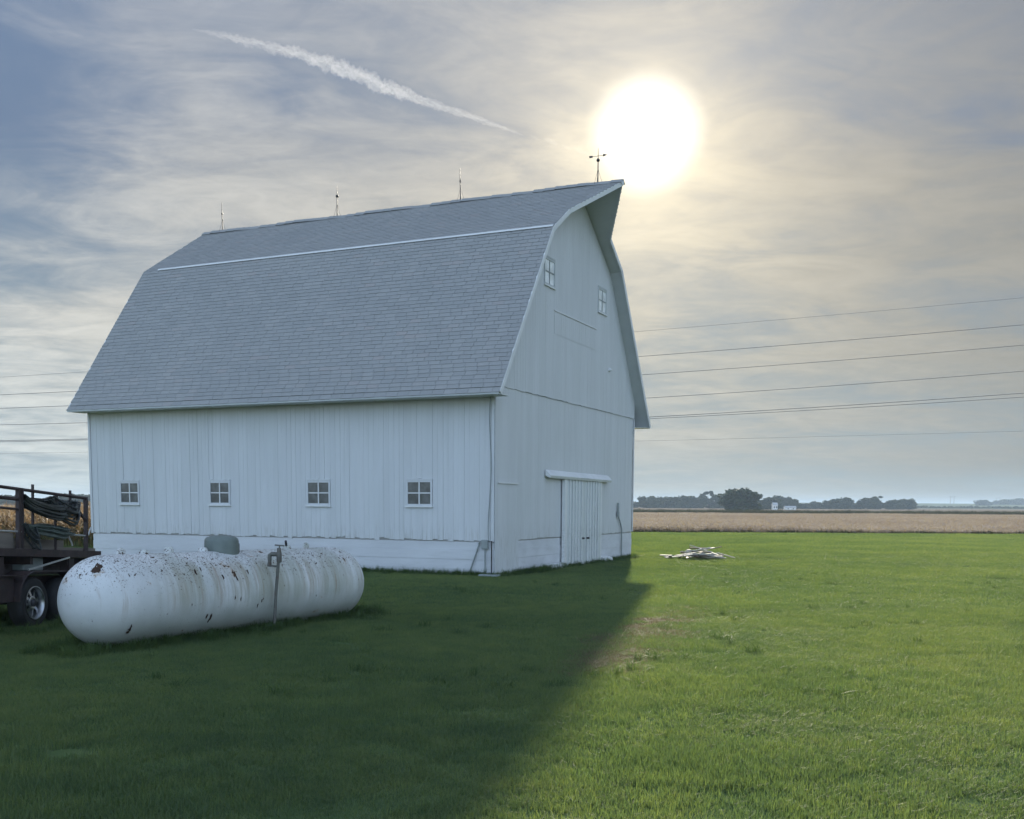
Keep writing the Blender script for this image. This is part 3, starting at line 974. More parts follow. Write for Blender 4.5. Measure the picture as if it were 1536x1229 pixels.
MB().box((XA, .09, 1.04), (-.25, .115, 1.195)).build('side_board', M['plank'], trl)
MB().box((-.14, .35, 1.04), (1.4, .42, 1.14)).build('side_board', M['plank'], trl)
MB().beam((-.10, -.02, .735), (.92, -.0, .90), .02, .02).build('prop_rod', M['galv'], trl)
# toolbox and odds under the bed
MB().box((.15, .2, .72), (.62, .55, .895)).build('tool_box', M['greymetal'], trl, bevel=.015)
MB().box((XA, .05, .40), (-.52, .09, .89)).build('skirt_panel', T, trl)
MB().box((XA, TWD - .28, .30), (XB, TWD - .25, .89)).build('skirt_panel', T, trl)
MB().box((1.02, .06, .70), (1.16, .2, .89)).build('bracket', T, trl)
MB().box((-.44, .17, .30), (1.1, .19, .66)).build('wheel_well', T, trl)
# fender: flat top over both wheels with rounded ends
FX0, FX1 = -.48, 1.12
fpts = []
for i in range(9):
    a = PI * .5 * i / 8
    fpts.append((FX0 + .33 * (1 - math.sin(a)) if False else FX0 + .34 - .34 * math.cos(a), .34 + .37 * math.sin(a)))
fpts += [(.5, .71)]
for i in range(9):
    a = PI * .5 * i / 8
    fpts.append((FX1 - .34 + .34 * math.sin(a), .34 + .37 * math.cos(a)))
fe = MB()
for (a, b) in zip(fpts[:-1], fpts[1:]):
    fe.hexa([(a[0], -.12, a[1]), (b[0], -.12, b[1]), (b[0], .16, b[1]), (a[0], .16, a[1]), (a[0], -.12, a[1] + .008), (b[0], -.12, b[1] + .008), (b[0], .16, b[1] + .008), (a[0], .16, a[1] + .008)])
fd = fe.build('fender', T, trl)
MB().tube([(a, -.125, b + .004) for a, b in fpts], .012, 6).build('fender_lip', T, fd, True)
MB().box((XA, -.06, .34), (FX0 - .01, -.05, .66)).box((XA, -.12, .655), (FX0 + .1, .1, .668)).build('running_board', T, trl)


def wheel(xc, yc, sgn):
    ax = (0, sgn, 0)
    wh = MB().lathe([(.04, -.10), (.10, -.09), (.10, .02), (.06, .045), (.0, .05)], (xc, yc, .315), ax, 20).build('wheel', M['dark_metal'], trl, True)
    wh_o = (xc, yc, .315)
    MB().lathe([(.205, -.09), (.25, -.105), (.295, -.10), (.318, -.075), (.325, -.03), (.325, .03), (.318, .075), (.295, .10), (.25, .105), (.205, .09), (.20, .08), (.20, -.08)], wh_o, ax, 40).build('tyre', M['tyre'], wh, True)
    MB().lathe([(.198, -.085), (.206, .09), (.213, .102), (.205, .104), (.19, .085), (.182, .02), (.182, -.07)], wh_o, ax, 40).build('rim', M['chrome'], wh, True)
    sp = MB()
    # perforated disc: eight spokes with openings between, hub ring and outer ring
    for k in range(8):
        t = 2 * PI * k / 8 + .2
        for (r0, r1, dt) in ((.07, .185, .16),):
            pts = []
            for (r, d_) in ((r0, dt * 1.5), (r1, dt * .75), (r1, -dt * .75), (r0, -dt * 1.5)):
                pts.append((xc + r * math.cos(t + d_), yc + sgn * (.045 if r < .1 else .02), .315 + r * math.sin(t + d_)))
            sp.prism(pts, (0, sgn * .012, 0))
    sp.lathe([(.05, .0), (.088, .04), (.088, .062), (.07, .068), (.05, .066)], wh_o, ax, 28)
    sp.build('wheel_disc', M['chrome'], wh)
    MB().lathe([(.048, .03), (.048, .085), (.036, .10), (0, .104)], wh_o, ax, 20).build('hub_cap', M['dark_metal'], wh, True)


for xc in (-.07, .70):
    wheel(xc, .01, -1)
    wheel(xc, TWD - .01, 1)
    MB().tube([(xc, .1, .315), (xc, TWD - .1, .315)], .03, 8).build('axle', T, trl)


def hose_coil(name, xa, xb, ztop, sag, n, yoff, mat, seed, label, r=.0155, spread=.10, zamp=1.0):
    rr = random.Random(seed)
    mb = MB()
    for k in range(n):
        pts = []
        zt = ztop - rr.uniform(0, spread)
        sg = sag * rr.uniform(.45, 1.0)
        y0 = yoff + rr.uniform(-.05, .05)
        a = xa + rr.uniform(-.02, .10)
        b = xb + rr.uniform(-.12, .03)
        ph = rr.uniform(-.6, .6)
        for i in range(15):
            t = i / 14
            z = zt - sg * math.sin(PI * t) ** .8 * zamp + .03 * math.sin(5 * t + ph)
            pts.append((a + (b - a) * t, y0 - .05 * math.sin(PI * t) + .02 * math.sin(7 * t + ph), z))
        # back half of the loop goes behind the rail
        for i in range(1, 14):
            t = 1 - i / 14
            z = zt - sg * .55 * math.sin(PI * t) + .05 * math.sin(PI * t) * math.sin(3 * t + ph)
            pts.append((a + (b - a) * t, y0 + .10 + .03 * math.sin(PI * t), z))
        mb.tube(pts, r, 6, closed=True)
    o = mb.build(name, mat, None, True)
    o.matrix_world = trl.matrix_basis.copy()
    tag(o, label, 'hose', 'hoses on the trailer')
    return o


bpy.context.view_layer.update()
hose_coil('hose_coil', -.17, .92, 1.70, .20, 24, .02, M['hose'], 1, 'thick black hose coil sagging from the trailer top rail', .017, .17)
hose_coil('hose_coil', .42, 1.20, 1.69, .24, 16, .0, M['hose'], 5, 'black hose coil hung over the right end of the trailer rail', .015, .13)
hose_coil('hose_coil', -.15, 1.05, 1.33, .09, 14, .03, M['hose_g'], 9, 'grey green hose coil lying along the lower trailer rail', .014, .13)
hose_coil('hose_coil', -.17, .16, 1.33, .26, 10, -.02, M['hose'], 13, 'small dark hose loops hanging at the trailer post', .013, .12)

# ------------------------------------------------------------------ pile of scrap boards on the lawn
M['scrap'] = principled('weathered pale board', (.45, .42, .37), .75, 0, .2, 4, dirt=(.16, .13, .10), dirt_amt=.5, stretch=(.3, 1, 1))
M['scrap_dark'] = principled('dark rotten board', (.09, .075, .06), .9, 0, .3, 5)
rr = random.Random(21)
pile_c = Vector((5.55, 31.3, 0))
specs = []
for i in range(56):
    specs.append((max(-.85, min(.85, rr.gauss(0, .42))), rr.gauss(0, .42), rr.uniform(.02, .30), rr.uniform(.18, .62), rr.uniform(.04, .11), rr.gauss(.1, .8) + (PI if rr.random() < .5 else 0), rr.gauss(0, .13), i % 4 == 2))
for i, (dx, dy, z, ln, wd, yaw, pit, dark) in enumerate(specs):
    z = z * max(.15, 1 - abs(dx) / .95) + .03
    mb = MB().hexa([(-ln / 2, -wd / 2, -.014), (ln / 2, -wd / 2 * .95, -.014), (ln / 2 - .03, wd / 2, -.014), (-ln / 2 + .02, wd / 2, -.014), (-ln / 2, -wd / 2, .014), (ln / 2, -wd / 2 * .95, .014), (ln / 2 - .03, wd / 2, .014), (-ln / 2 + .02, wd / 2, .014)])
    o = mb.build('scrap_board', M['scrap_dark'] if dark else M['scrap'], None, bevel=.004)
    o.location = pile_c + Vector((dx, dy, z))
    o.rotation_euler = (rr.gauss(0, .2), pit, yaw)
    tag(o, 'dark broken board in the scrap heap on the lawn' if dark else 'pale broken board lying flat in the scrap heap on the lawn', 'board', 'dark boards in the scrap heap' if dark else 'pale boards in the scrap heap')
for nm, a, b, wd, lb in (('scrap_board', (-.25, .0, .42), (.25, -.05, .27), .06, 'thin pale board sticking up left from the scrap heap top'),
                         ('scrap_board', (.05, -.1, .27), (.50, .05, .34), .12, 'widest pale board lying on top of the scrap heap'),
                         ('scrap_board', (.40, .1, .30), (.75, .2, .37), .04, 'thin dark stick poking up right of the scrap heap top'),
                         ('scrap_board', (-1.0, -.2, .05), (-.45, -.15, .10), .12, 'pale plank at the left end of the scrap heap'),
                         ('scrap_board', (.60, .1, .19), (1.1, -.1, .05), .05, 'thin slat trailing off the right end of the scrap heap')):
    o = MB().beam(pile_c + Vector(a), pile_c + Vector(b), wd, .026).build(nm, M['scrap_dark'] if 'dark' in lb else M['scrap'], None, bevel=.004)
    tag(o, lb, 'board')

# ------------------------------------------------------------------ overhead wires beyond the barn
M['wire'] = principled('power line wire', (.10, .10, .11), .6, .3)
WY = 70.0


def px_ray(x, y):
    return (_f + _rt * ((x - 768) / 1567.9) + _up * ((915.25 - y) / 1567.9)).normalized()


def wire_pt(x, y):
    d = px_ray(x, y)
    return Vector((0, 0, EYE)) + d * (WY / d.y)


wire_defs = (((0, 564.5), (130, 560), (955, 497), (1536, 447), .008, 'highest and faintest of the overhead wires behind the barn'),
             ((0, 591.5), (125, 588), (960, 534.5), (1536, 487.5), .015, 'second overhead wire from the top behind the barn'),
             ((0, 612), (100, 610), (966, 562), (1536, 518), .015, 'third overhead wire from the top behind the barn'),
             ((0, 637), (130, 635), (972, 597), (1536, 557), .015, 'fourth overhead wire from the top, above the bundled pair'),
             ((0, 661), (130, 659), (976, 625.5), (1536, 590), .017, 'upper wire of the thick bundled pair behind the barn'),
             ((0, 662.5), (130, 660.8), (976, 628), (1536, 596), .015, 'lower wire of the thick bundled pair behind the barn'),
             ((0, 680), (130, 679), (985, 661), (1536, 647), .0065, 'lowest faint overhead wire just above the far horizon'))
for *ps, rad, lb in wire_defs:
    P = [wire_pt(*p) for p in ps]
    A = np.polyfit([p.x for p in P], [p.z for p in P], 2)
    pts = [(x, WY, float(np.polyval(A, x))) for x in lin(-48, 48, 41)]
    o = MB().tube(pts, rad, 6).build('overhead_wire', M['wire'], None, True)
    tag(o, lb, 'wire', 'overhead wires')

# ------------------------------------------------------------------ distant trees, farmhouses, power line frames
M['leaf_far'] = leafy('distant foliage', ((.022, .036, .016), (.034, .052, .022), (.048, .066, .032)), .1, .8, .05, .05)
M['bark'] = principled('bark', (.09, .07, .055), .9)


def crown_mesh(seed, lobes, w_, h_, leaf=.42, n=55):
    """leaf clumps through the crown's volume; unit: metres, base at z=0"""
    rr = random.Random(seed)
    v, f = [], []
    for _ in range(lobes):
        t = rr.random()
        cz = h_ * (.07 + .85 * t)
        rad = w_ * .5 * math.sqrt(max(.05, 1 - ((cz / h_ - .48) / .55) ** 2))
        a = rr.uniform(0, 2 * PI)
        q = rad * math.sqrt(rr.random()) * .95
        c = Vector((q * math.cos(a), q * math.sin(a), cz))
        lr = w_ * rr.uniform(.10, .20)
        for _ in range(n):
            d = Vector((rr.gauss(0, 1), rr.gauss(0, 1), rr.gauss(0, .8)))
            d = d.normalized() * lr * rr.random() ** .4
            p = c + d
            if p.z < .15:
                p.z = rr.uniform(.1, .5)
            s = leaf * rr.uniform(.5, 1.2)
            e1 = Vector((rr.gauss(0, 1), rr.gauss(0, 1), rr.gauss(0, 1))).normalized() * s
            e2 = e1.cross(Vector((rr.gauss(0, 1), rr.gauss(0, 1), rr.gauss(0, 1)))).normalized() * s * .7
            b = len(v)
            v += [tuple(p - e1), tuple(p + e2), tuple(p + e1), tuple(p - e2)]
            f.append((b, b + 1, b + 2, b + 3))
    me = bpy.data.meshes.new('crown')
    me.from_pydata(v, [], f)
    me.materials.append(M['leaf_far'])
    return me


def trunk_mesh(seed, h_):
    rr = random.Random(seed)
    mb = MB().tube([(0, 0, -.3), (.03, 0, h_ * .3), (rr.uniform(-.1, .1), rr.uniform(-.1, .1), h_ * .7)], [h_ * .035, h_ * .026, h_ * .01], 8)
    for k in range(5):
        a = rr.uniform(0, 2 * PI)
        z = h_ * rr.uniform(.25, .5)
        mb.tube([(0, 0, z), (math.cos(a) * h_ * .15, math.sin(a) * h_ * .15, z + h_ * .15), (math.cos(a) * h_ * .26, math.sin(a) * h_ * .26, z + h_ * .32)], [h_ * .014, h_ * .01, h_ * .004], 6)
    return mb.mesh('trunk', M['bark'])


crowns = [crown_mesh(s, 44, 8, 7.5, .5, 70) for s in (1, 2, 3)] + [crown_mesh(4, 75, 10, 8.6, .5, 100), crown_mesh(5, 22, 5, 8.5, .45, 60)]
trunks = [trunk_mesh(s, 7.5) for s in (1, 2)]
HUNIT = [7.3, 7.3, 7.3, 8.4, 8.2]
# (px, base distance, pixel width, pixel height, crown kind, label)
tl = 'tree in the far hedgerow right of the barn'
trees = [
    (948, 545, 22, 9, 0, 'low tree at the left end of the far tree row, beside the barn wall'),
    (966, 548, 20, 16, 1, None), (981, 540, 20, 17, 2, None), (996, 552, 19, 16, 0, None), (1009, 545, 19, 15.5, 1, None), (1023, 542, 20, 18, 2, None),
    (1037, 550, 20, 17, 0, None), (1050, 546, 18, 17, 2, None), (1064, 550, 19, 26, 4, 'tall open topped tree rising above the far row left of the big round tree'),
    (1078, 548, 18, 19, 1, None), (1090, 540, 16, 18, 0, None),
    (1109, 312, 46, 31, 3, 'big round dark tree standing in front of the far tree row'),
    (1140, 430, 22, 15, 1, None), (1152, 470, 22, 17, 2, None), (1166, 540, 24, 18.5, 0, None), (1180, 545, 20, 17, 1, None), (1190, 540, 14, 14, 2, None),
    (1203, 545, 18, 8, 0, None), (1214, 548, 14, 8, 1, None), (1222, 545, 8, 12, 4, None), (1233, 550, 18, 10, 2, None), (1243, 545, 14, 12.5, 0, None),
    (1257, 545, 17, 14, 1, None), (1270, 540, 20, 17, 2, None), (1286, 548, 16, 8, 0, None), (1300, 545, 22, 16, 1, None), (1318, 548, 20, 20, 4, 'tall narrow tree near the right end of the far tree row'),
    (1309, 545, 20, 16, 0, None), (1333, 545, 18, 13, 2, None), (1345, 560, 16, 14, 0, None), (1357, 570, 22, 15, 1, None), (1369, 590, 16, 12, 2, None),
    (1476, 1150, 20, 8, 0, 'small dark clump of tree alone on the far right horizon'), (1500, 1300, 16, 6, 1, None), (1514, 1300, 18, 8, 2, None), (1530, 1300, 20, 9, 0, None), (1546, 1300, 20, 9, 1, None),
    (-18, 430, 40, 15, 0, None), (8, 440, 36, 14, 1, None), (34, 450, 30, 12, 2, None), (112, 440, 30, 17, 2, None), (136, 440, 34, 16, 0, None), (160, 445, 30, 15, 1, None)]
rr = random.Random(3)
ORD = ['', 'first', 'second', 'third', 'fourth', 'fifth', 'sixth', 'seventh', 'eighth', 'ninth', 'tenth', 'eleventh', 'twelfth']
nL = nR = 0
cnt = {}
trees.sort()
for i, (px, dist, pw, ph, kind, lb) in enumerate(trees):
    d = px_ray(px, 757)
    X = d.x / d.y * dist
    z = terr(X, dist) - .1
    hh = ph * dist / 1567.9 * (1.0 if dist < 900 else 1.0)
    ww = pw * dist / 1567.9
    sc = (ww / (8, 8, 8, 10, 5)[kind] * 1.3, ww / (8, 8, 8, 10, 5)[kind] * 1.3, hh / HUNIT[kind])
    t_ = empty('tree', (X, dist + rr.uniform(-6, 6), z), (0, 0, rr.uniform(0, 6.28)), sc)
    link('trunk', trunks[i % 2], t_)
    link('crown', crowns[kind], t_)
    if lb:
        tag(t_, lb, 'tree')
    elif px < 200:
        nL += 1
        tag(t_, '%s hazy distant tree from the left behind the corn' % ORD[nL], 'tree', 'trees behind the corn')
    elif px > 1400:
        nR += 1
        tag(t_, '%s tiny tree right of the lone clump on the far right horizon' % ORD[nR], 'tree', 'trees on the far right horizon')
    else:
        mk = 'low tree beside the barn wall' if px < 1064 else 'tall open topped tree' if px < 1109 else 'big round tree' if px < 1200 else 'white farm buildings' if px < 1318 else 'tall narrow tree'
        cnt[mk] = cnt.get(mk, 0) + 1
        tag(t_, '%s tree right of the %s in the far row' % (ORD[cnt[mk]], mk), 'tree', 'trees in the far row')

M['house'] = principled('white farmhouse siding', (.78, .78, .76), .6)
M['houseroof'] = principled('pale metal roof', (.45, .46, .47), .5)
for px, dist, w_, d_, h_, rh, lb in ((1162, 420, 1.6, 3.0, 1.9, .9, 'small upright white farm building among the far trees'), (1185, 425, 4.2, 3.0, .9, .6, 'long low white farm building among the far trees')):
    d = px_ray(px, 757)
    hs = empty('farm_building', (d.x / d.y * dist, dist, 0))
    tag(hs, lb, 'building')
    ringh = [(-w_ / 2, -d_ / 2, 0), (w_ / 2, -d_ / 2, 0), (w_ / 2, -d_ / 2, h_), (-w_ / 2, -d_ / 2, h_)]
    MB().prism([(-w_ / 2, -d_ / 2, 0), (-w_ / 2, d_ / 2, 0), (-w_ / 2, d_ / 2, h_), (-w_ / 2, 0, h_ + rh - .05), (-w_ / 2, -d_ / 2, h_)], (w_, 0, 0)).build('wall', M['house'], hs)
    rf = MB()
    for s in (-1, 1):
        rf.prism([(-w_ / 2 - .2, 0, h_ + rh), (-w_ / 2 - .2, s * (d_ / 2 + .2), h_ - .02), (-w_ / 2 - .2, s * (d_ / 2 + .2), h_ + .10), (-w_ / 2 - .2, 0, h_ + rh + .12)], (w_ + .4, 0, 0))
    rf.build('roof', M['houseroof'], hs)
    for k in range(2):
        xx = -w_ * .25 + k * w_ * .5
        MB().box((xx - .25, -d_ / 2 - .03, h_ * .35), (xx + .25, -d_ / 2 + .02, h_ * .75)).build('window', M['pane'], hs)
for px, dist, lb in ((1428, 1500, 'wooden two pole power line frame on the far horizon, the left one'), (1497, 1700, 'wooden two pole power line frame on the far horizon, the right one')):
    d = px_ray(px, 757)
    X = d.x / d.y * dist
    hf = empty('power_line_frame', (X, dist, terr(X, dist)))
    tag(hf, lb, 'power pole')
    for s in (-1, 1):
        MB().tube([(s * 2.6, 0, -.5), (s * 2.6, 0, 11.2)], [.33, .24], 8).build('pole', M['bark'], hf)
    MB().box((-5, -.2, 9.3), (5, .2, 9.75)).build('crossarm', M['bark'], hf)

# ------------------------------------------------------------------ scatter: grass, beans, corn (uncountable, one object each)
def gn_scatter(name, pts, meshes, mat):
    """pts rows: x, y, z, rot, scale, index, zscale"""
    src = bpy.data.collections.new(name + '_sources')
    for i, me in enumerate(meshes):
        o = bpy.data.objects.new('%s_patch_%02d' % (name, i), me)
        me.materials.clear()
        me.materials.append(mat)
        src.objects.link(o)
    pts = np.asarray(pts, dtype=np.float32)
    me = bpy.data.meshes.new(name)
    me.vertices.add(len(pts))
    me.vertices.foreach_set('co', pts[:, :3].ravel())
    for nm, k in (('rot', 3), ('scl', 4), ('zsc', 6)):
        me.attributes.new(nm, 'FLOAT', 'POINT').data.foreach_set('value', np.ascontiguousarray(pts[:, k]))
    me.attributes.new('idx', 'INT', 'POINT').data.foreach_set('value', pts[:, 5].astype(np.int32))
    o = link(name, me)
    o['kind'] = 'stuff'
    ng = bpy.data.node_groups.new(name, 'GeometryNodeTree')
    ng.interface.new_socket('Geometry', in_out='INPUT', socket_type='NodeSocketGeometry')
    ng.interface.new_socket('Geometry', in_out='OUTPUT', socket_type='NodeSocketGeometry')
    t = NT(ng)
    gi, go = t.n('NodeGroupInput'), t.n('NodeGroupOutput')
    ci = t.n('GeometryNodeCollectionInfo')
    ci.inputs['Collection'].default_value = src
    ci.inputs['Separate Children'].default_value = True
    ci.inputs['Reset Children'].default_value = True

    def attr(nm, dt='FLOAT'):
        a = t.n('GeometryNodeInputNamedAttribute', data_type=dt)
        a.inputs['Name'].default_value = nm
        return [s for s in a.outputs if s.enabled and s.name == 'Attribute'][0]
    rot = t.n('ShaderNodeCombineXYZ', {2: attr('rot')}).outputs[0]
    sc_ = attr('scl')
    scv = t.n('ShaderNodeCombineXYZ', {0: sc_, 1: sc_, 2: attr('zsc')}).outputs[0]
    ip = t.n('GeometryNodeInstanceOnPoints', {'Pick Instance': True})
    L_ = ng.links.new
    L_(gi.outputs[0], ip.inputs['Points'])
    L_(ci.outputs[0], ip.inputs['Instance'])
    L_(attr('idx', 'INT'), ip.inputs['Instance Index'])
    L_(rot, ip.inputs['Rotation'])
    L_(scv, ip.inputs['Scale'])
    L_(ip.outputs[0], go.inputs[0])
    md = o.modifiers.new('scatter', 'NODES')
    md.node_group = ng
    return o


def blade_patch(size, n, h0, h1, wd, lean=.5, segs=2, seed=0, clump=0.0):
    r = np.random.default_rng(seed)
    px_, py_ = r.uniform(-size / 2, size / 2, n), r.uniform(-size / 2, size / 2, n)
    if clump:
        k = max(1, int(n / 25))
        cx, cy = r.uniform(-size / 2, size / 2, k), r.uniform(-size / 2, size / 2, k)
        w_ = r.integers(0, k, n)
        mk = r.random(n) < clump
        px_ = np.where(mk, cx[w_] + r.normal(0, .02, n), px_)
        py_ = np.where(mk, cy[w_] + r.normal(0, .02, n), py_)
    h = r.uniform(h0, h1, n) * r.choice([1, 1, 1, 1.35], n)
    az = r.uniform(0, 2 * PI, n)
    fa = az + r.uniform(-1, 1, n)
    ln = np.abs(r.normal(0, lean, n)) * h
    wv = wd * r.uniform(.6, 1.3, n)
    V, Fc = [], []
    ts = [i / segs for i in range(segs + 1)]
    nv = 2 * segs + 1
    out = np.zeros((n, nv, 3), np.float32)
    for i, t in enumerate(ts):
        bx_, by_ = px_ + np.cos(az) * ln * t * t, py_ + np.sin(az) * ln * t * t
        bz = h * t * (1 - .25 * t * np.minimum(ln / h, 1))
        if i < segs:
            ww = wv * (1 - .45 * t) / 2
            sx_, sy_ = -np.sin(fa) * ww, np.cos(fa) * ww
            out[:, 2 * i] = np.stack([bx_ - sx_, by_ - sy_, bz], 1)
            out[:, 2 * i + 1] = np.stack([bx_ + sx_, by_ + sy_, bz], 1)
        else:
            out[:, 2 * i] = np.stack([bx_, by_, bz], 1)
    faces = []
    for q in range(n):
        b = q * nv
        for i in range(segs - 1):
            faces.append((b + 2 * i, b + 2 * i + 1, b + 2 * i + 3, b + 2 * i + 2))
        faces.append((b + 2 * segs - 2, b + 2 * segs - 1, b + 2 * segs))
    me = bpy.data.meshes.new('grass_patch')
    me.from_pydata(out.reshape(-1, 3).tolist(), [], faces)
    return me


M['grass'] = leafy('lawn grass', ((.060, .106, .056), (.106, .164, .070), (.182, .226, .086)), .46, .6, .30, .40, dry=((.18, .17, .08), .993))
M['grass_tall'] = leafy('unmown grass', ((.040, .075, .030), (.062, .108, .038), (.10, .145, .046)), .40, .6, .6, .30, dry=None)
M['dry'] = leafy('dry clippings', ((.09, .075, .045), (.15, .125, .08), (.23, .20, .135)), .3, .7, 2.0, .2)

B_in = Matrix.Rotation(.427, 3, 'Z')


def in_barn(x, y, mgn):
    q = B_in @ Vector((x + .4122, y - 22.9361, 0))
    return -L - mgn < q.x < mgn and -mgn < q.y < W_ + mgn


def brown(x, y):                        # worn, raked strip beside the shadow edge
    ax, ay, bx_, by_ = 2.65, 16.2, .92, 10.2
    t = max(0, min(1, ((x - ax) * (bx_ - ax) + (y - ay) * (by_ - ay)) / ((bx_ - ax) ** 2 + (by_ - ay) ** 2)))
    d = math.hypot(x - ax - t * (bx_ - ax), y - ay - t * (by_ - ay))
    return d + .26 * noise.noise(Vector((x * 2.2, y * 1.4, 3)))


def lawn_pts(y0, y1, step, nv, thin=True):
    o, y = [], y0
    while y < y1:
        hw = y * .56 + 2.5
        x = -hw
        while x < hw:
            X, Y = x + random.uniform(-.3, .3) * step, y + random.uniform(-.3, .3) * step
            x += step
            if in_barn(X, Y, -.55) or Y > LAWN_Y - .4:
                continue
            if thin and brown(X, Y) < .18 and random.random() < .6:
                continue
            hv = max(.55, .70 + .5 * (noise.noise(Vector((X * .5, Y * .5, 9))) + .5) * random.uniform(.8, 1.2) + .35 * noise.noise(Vector((X * 1.3, Y * 1.3, 2))))
            o.append((X, Y, noise.noise(Vector((X * .35, Y * .35, 0))) * .03, random.uniform(0, 6.28), random.uniform(.95, 1.2), random.randrange(nv), hv))
        y += step
    return o


near_p = [blade_patch(.85, 5200, .022, .052, .0036, .6, 2, s, .3) for s in range(5)]
gn_scatter('lawn_grass', lawn_pts(3.6, 17, .62, 5), near_p, M['grass'])
mid_p = [blade_patch(1.4, 5200, .025, .055, .0075, .55, 2, 20 + s, .3) for s in range(4)]
gn_scatter('lawn_grass_mid', lawn_pts(17, 36, 1.05, 4), mid_p, M['grass'])
far_p = [blade_patch(2.2, 3000, .04, .085, .018, .55, 1, 40 + s, .3) for s in range(3)]
gn_scatter('lawn_grass_far', lawn_pts(36, LAWN_Y, 1.5, 3, False), far_p, M['grass'])
# longer tufts here and there, round the tank, along the barn and under the trailer
tuft_p = [blade_patch(.16, 60, .07, .16, .006, .6, 3, 60 + s, .5) for s in range(5)]
tp = []
for _ in range(260):
    Y = 8.5 + 16 * random.random() ** 1.3
    X = random.uniform(-.6, .6) * (Y + 2)
    if not in_barn(X, Y, -.1) and noise.noise(Vector((X * .8, Y * .8, 5))) > -.05:
        tp.append((X, Y, 0, random.uniform(0, 6.28), random.uniform(.8, 1.3), random.randrange(5), random.uniform(.5, .8)))
ax_ = (tb_ - ta).normalized()
for _ in range(520):
    s = random.uniform(-.75, dirv.length + .75)
    off = random.choice((-1, 1)) * abs(random.gauss(.27, .13))
    q = ta + ax_ * s + Vector((ax_.y, -ax_.x, 0)) * off
    tp.append((q.x, q.y, 0, random.uniform(0, 6.28), random.uniform(.8, 1.3), random.randrange(5), random.uniform(.5, 1.05)))
for _ in range(14):
    tp.append((-2.97 + random.gauss(0, .05), 12.88 + random.gauss(0, .05), 0, random.uniform(0, 6.28), 1.0, random.randrange(5), random.uniform(.6, 1.0)))
Bm = barn.matrix_basis
for _ in range(420):
    q = Bm @ Vector((random.uniform(-L, .1), -.06 - abs(random.gauss(0, .09)), 0))
    tp.append((q.x, q.y, 0, random.uniform(0, 6.28), random.uniform(.9, 1.4), random.randrange(5), random.uniform(.6, 1.25)))
for _ in range(330):
    q = Bm @ Vector((.07 + abs(random.gauss(0, .10)), random.uniform(-.1, W_), 0))
    if 4.0 < (barn.matrix_basis.inverted() @ q).y < 6.7 and random.random() < .6:
        continue
    tp.append((q.x, q.y, 0, random.uniform(0, 6.28), random.uniform(.9, 1.4), random.randrange(5), random.uniform(.5, 1.2)))
for _ in range(500):
    X, Y = random.uniform(-9.5, -5.5), random.uniform(12.2, 19)
    tp.append((X, Y, 0, random.uniform(0, 6.28), random.uniform(.8, 1.3), random.randrange(5), random.uniform(.6, 1.3)))
gn_scatter('tall_grass', tp, tuft_p, M['grass_tall'])
# dry litter on the worn strip
lit_p = [blade_patch(.5, 420, .006, .028, .007, 2.2, 2, 80 + s) for s in range(3)]
lp = []
for _ in range(9000):
    X, Y = random.uniform(.2, 3.6), random.uniform(9.4, 17)
    b_ = brown(X, Y)
    if b_ < .42 and random.random() < (1 - b_ / .42) * .42 + .02:
        lp.append((X, Y, .0, random.uniform(0, 6.28), random.uniform(.6, 1.1), random.randrange(3), random.uniform(.8, 1.8)))
gn_scatter('dry_grass_litter', lp, lit_p, M['dry'])

# soybeans gone tan, with a weedy margin
def bean_patch(seed, size, n, hmax, fat):
    r = random.Random(seed)
    v, f = [], []

    def quad(p, a, b):
        k = len(v)
        v.extend([tuple(p - a), tuple(p + a), tuple(p + a * .4 + b), tuple(p - a * .4 + b)])
        f.append((k, k + 1, k + 2, k + 3))
    for _ in range(n):
        p = Vector((r.uniform(-size / 2, size / 2), r.uniform(-size / 2, size / 2), 0))
        h = hmax * r.uniform(.65, 1.05)
        a = r.uniform(0, PI)
        quad(p, Vector((math.cos(a), math.sin(a), 0)) * fat * .35, Vector((r.gauss(0, .06), r.gauss(0, .06), h)))
        for _ in range(7):
            z = h * r.uniform(.2, 1)
            a = r.uniform(0, 2 * PI)
            d = Vector((math.cos(a), math.sin(a), r.uniform(-.2, .9))) * r.uniform(.06, .17)
            quad(p + Vector((0, 0, z)), Vector((-d.y, d.x, .3 * abs(d.x))).normalized() * fat * r.uniform(.4, 1.1), d)
    me = bpy.data.meshes.new('bean_patch')
    me.from_pydata(v, [], f)
    return me


M['bean'] = leafy('dry soybeans', ((.28, .225, .215), (.38, .315, .302), (.47, .40, .385)), .3, .8, .06, .1, tcol=1.0)
M['weed'] = leafy('field margin weeds', ((.028, .034, .022), (.045, .05, .032), (.08, .08, .055)), .2, .7, .4, .1)
bp_n = [bean_patch(s, 1.6, 90, .40, .024) for s in range(4)]
pts_ = []
y = LAWN_Y + .9
while y < 183:
    st = 1.1 if y < 90 else 1.6
    x = -14 if y < 110 else 0
    while x < y * .53 + 6:
        hz = (.95 + .35 * noise.noise(Vector((x * .06, y * .06, 0)))) * random.uniform(.8, 1.15)
        pts_.append((x + random.uniform(-.3, .3), y + random.uniform(-.15, .15), -.03, random.uniform(0, 6.28), random.uniform(.95, 1.25), random.randrange(4), hz))
        x += st
    y += st * (1 if y < 90 else 1.3)
gn_scatter('soybean_crop', pts_, bp_n, M['bean'])
wd_p = [blade_patch(.9, 260, .10, .34, .02, .5, 2, 100 + s, .5) for s in range(3)]
pts_ = []
for x in lin(-14, 44, 190):
    for k in range(2):
        pts_.append((x + random.uniform(-.3, .3), LAWN_Y + random.uniform(-.5, .5), -.02, random.uniform(0, 6.28), 1.0, random.randrange(3), random.choice((.35, .4, .5, .6, .9)) * random.uniform(.6, 1)))
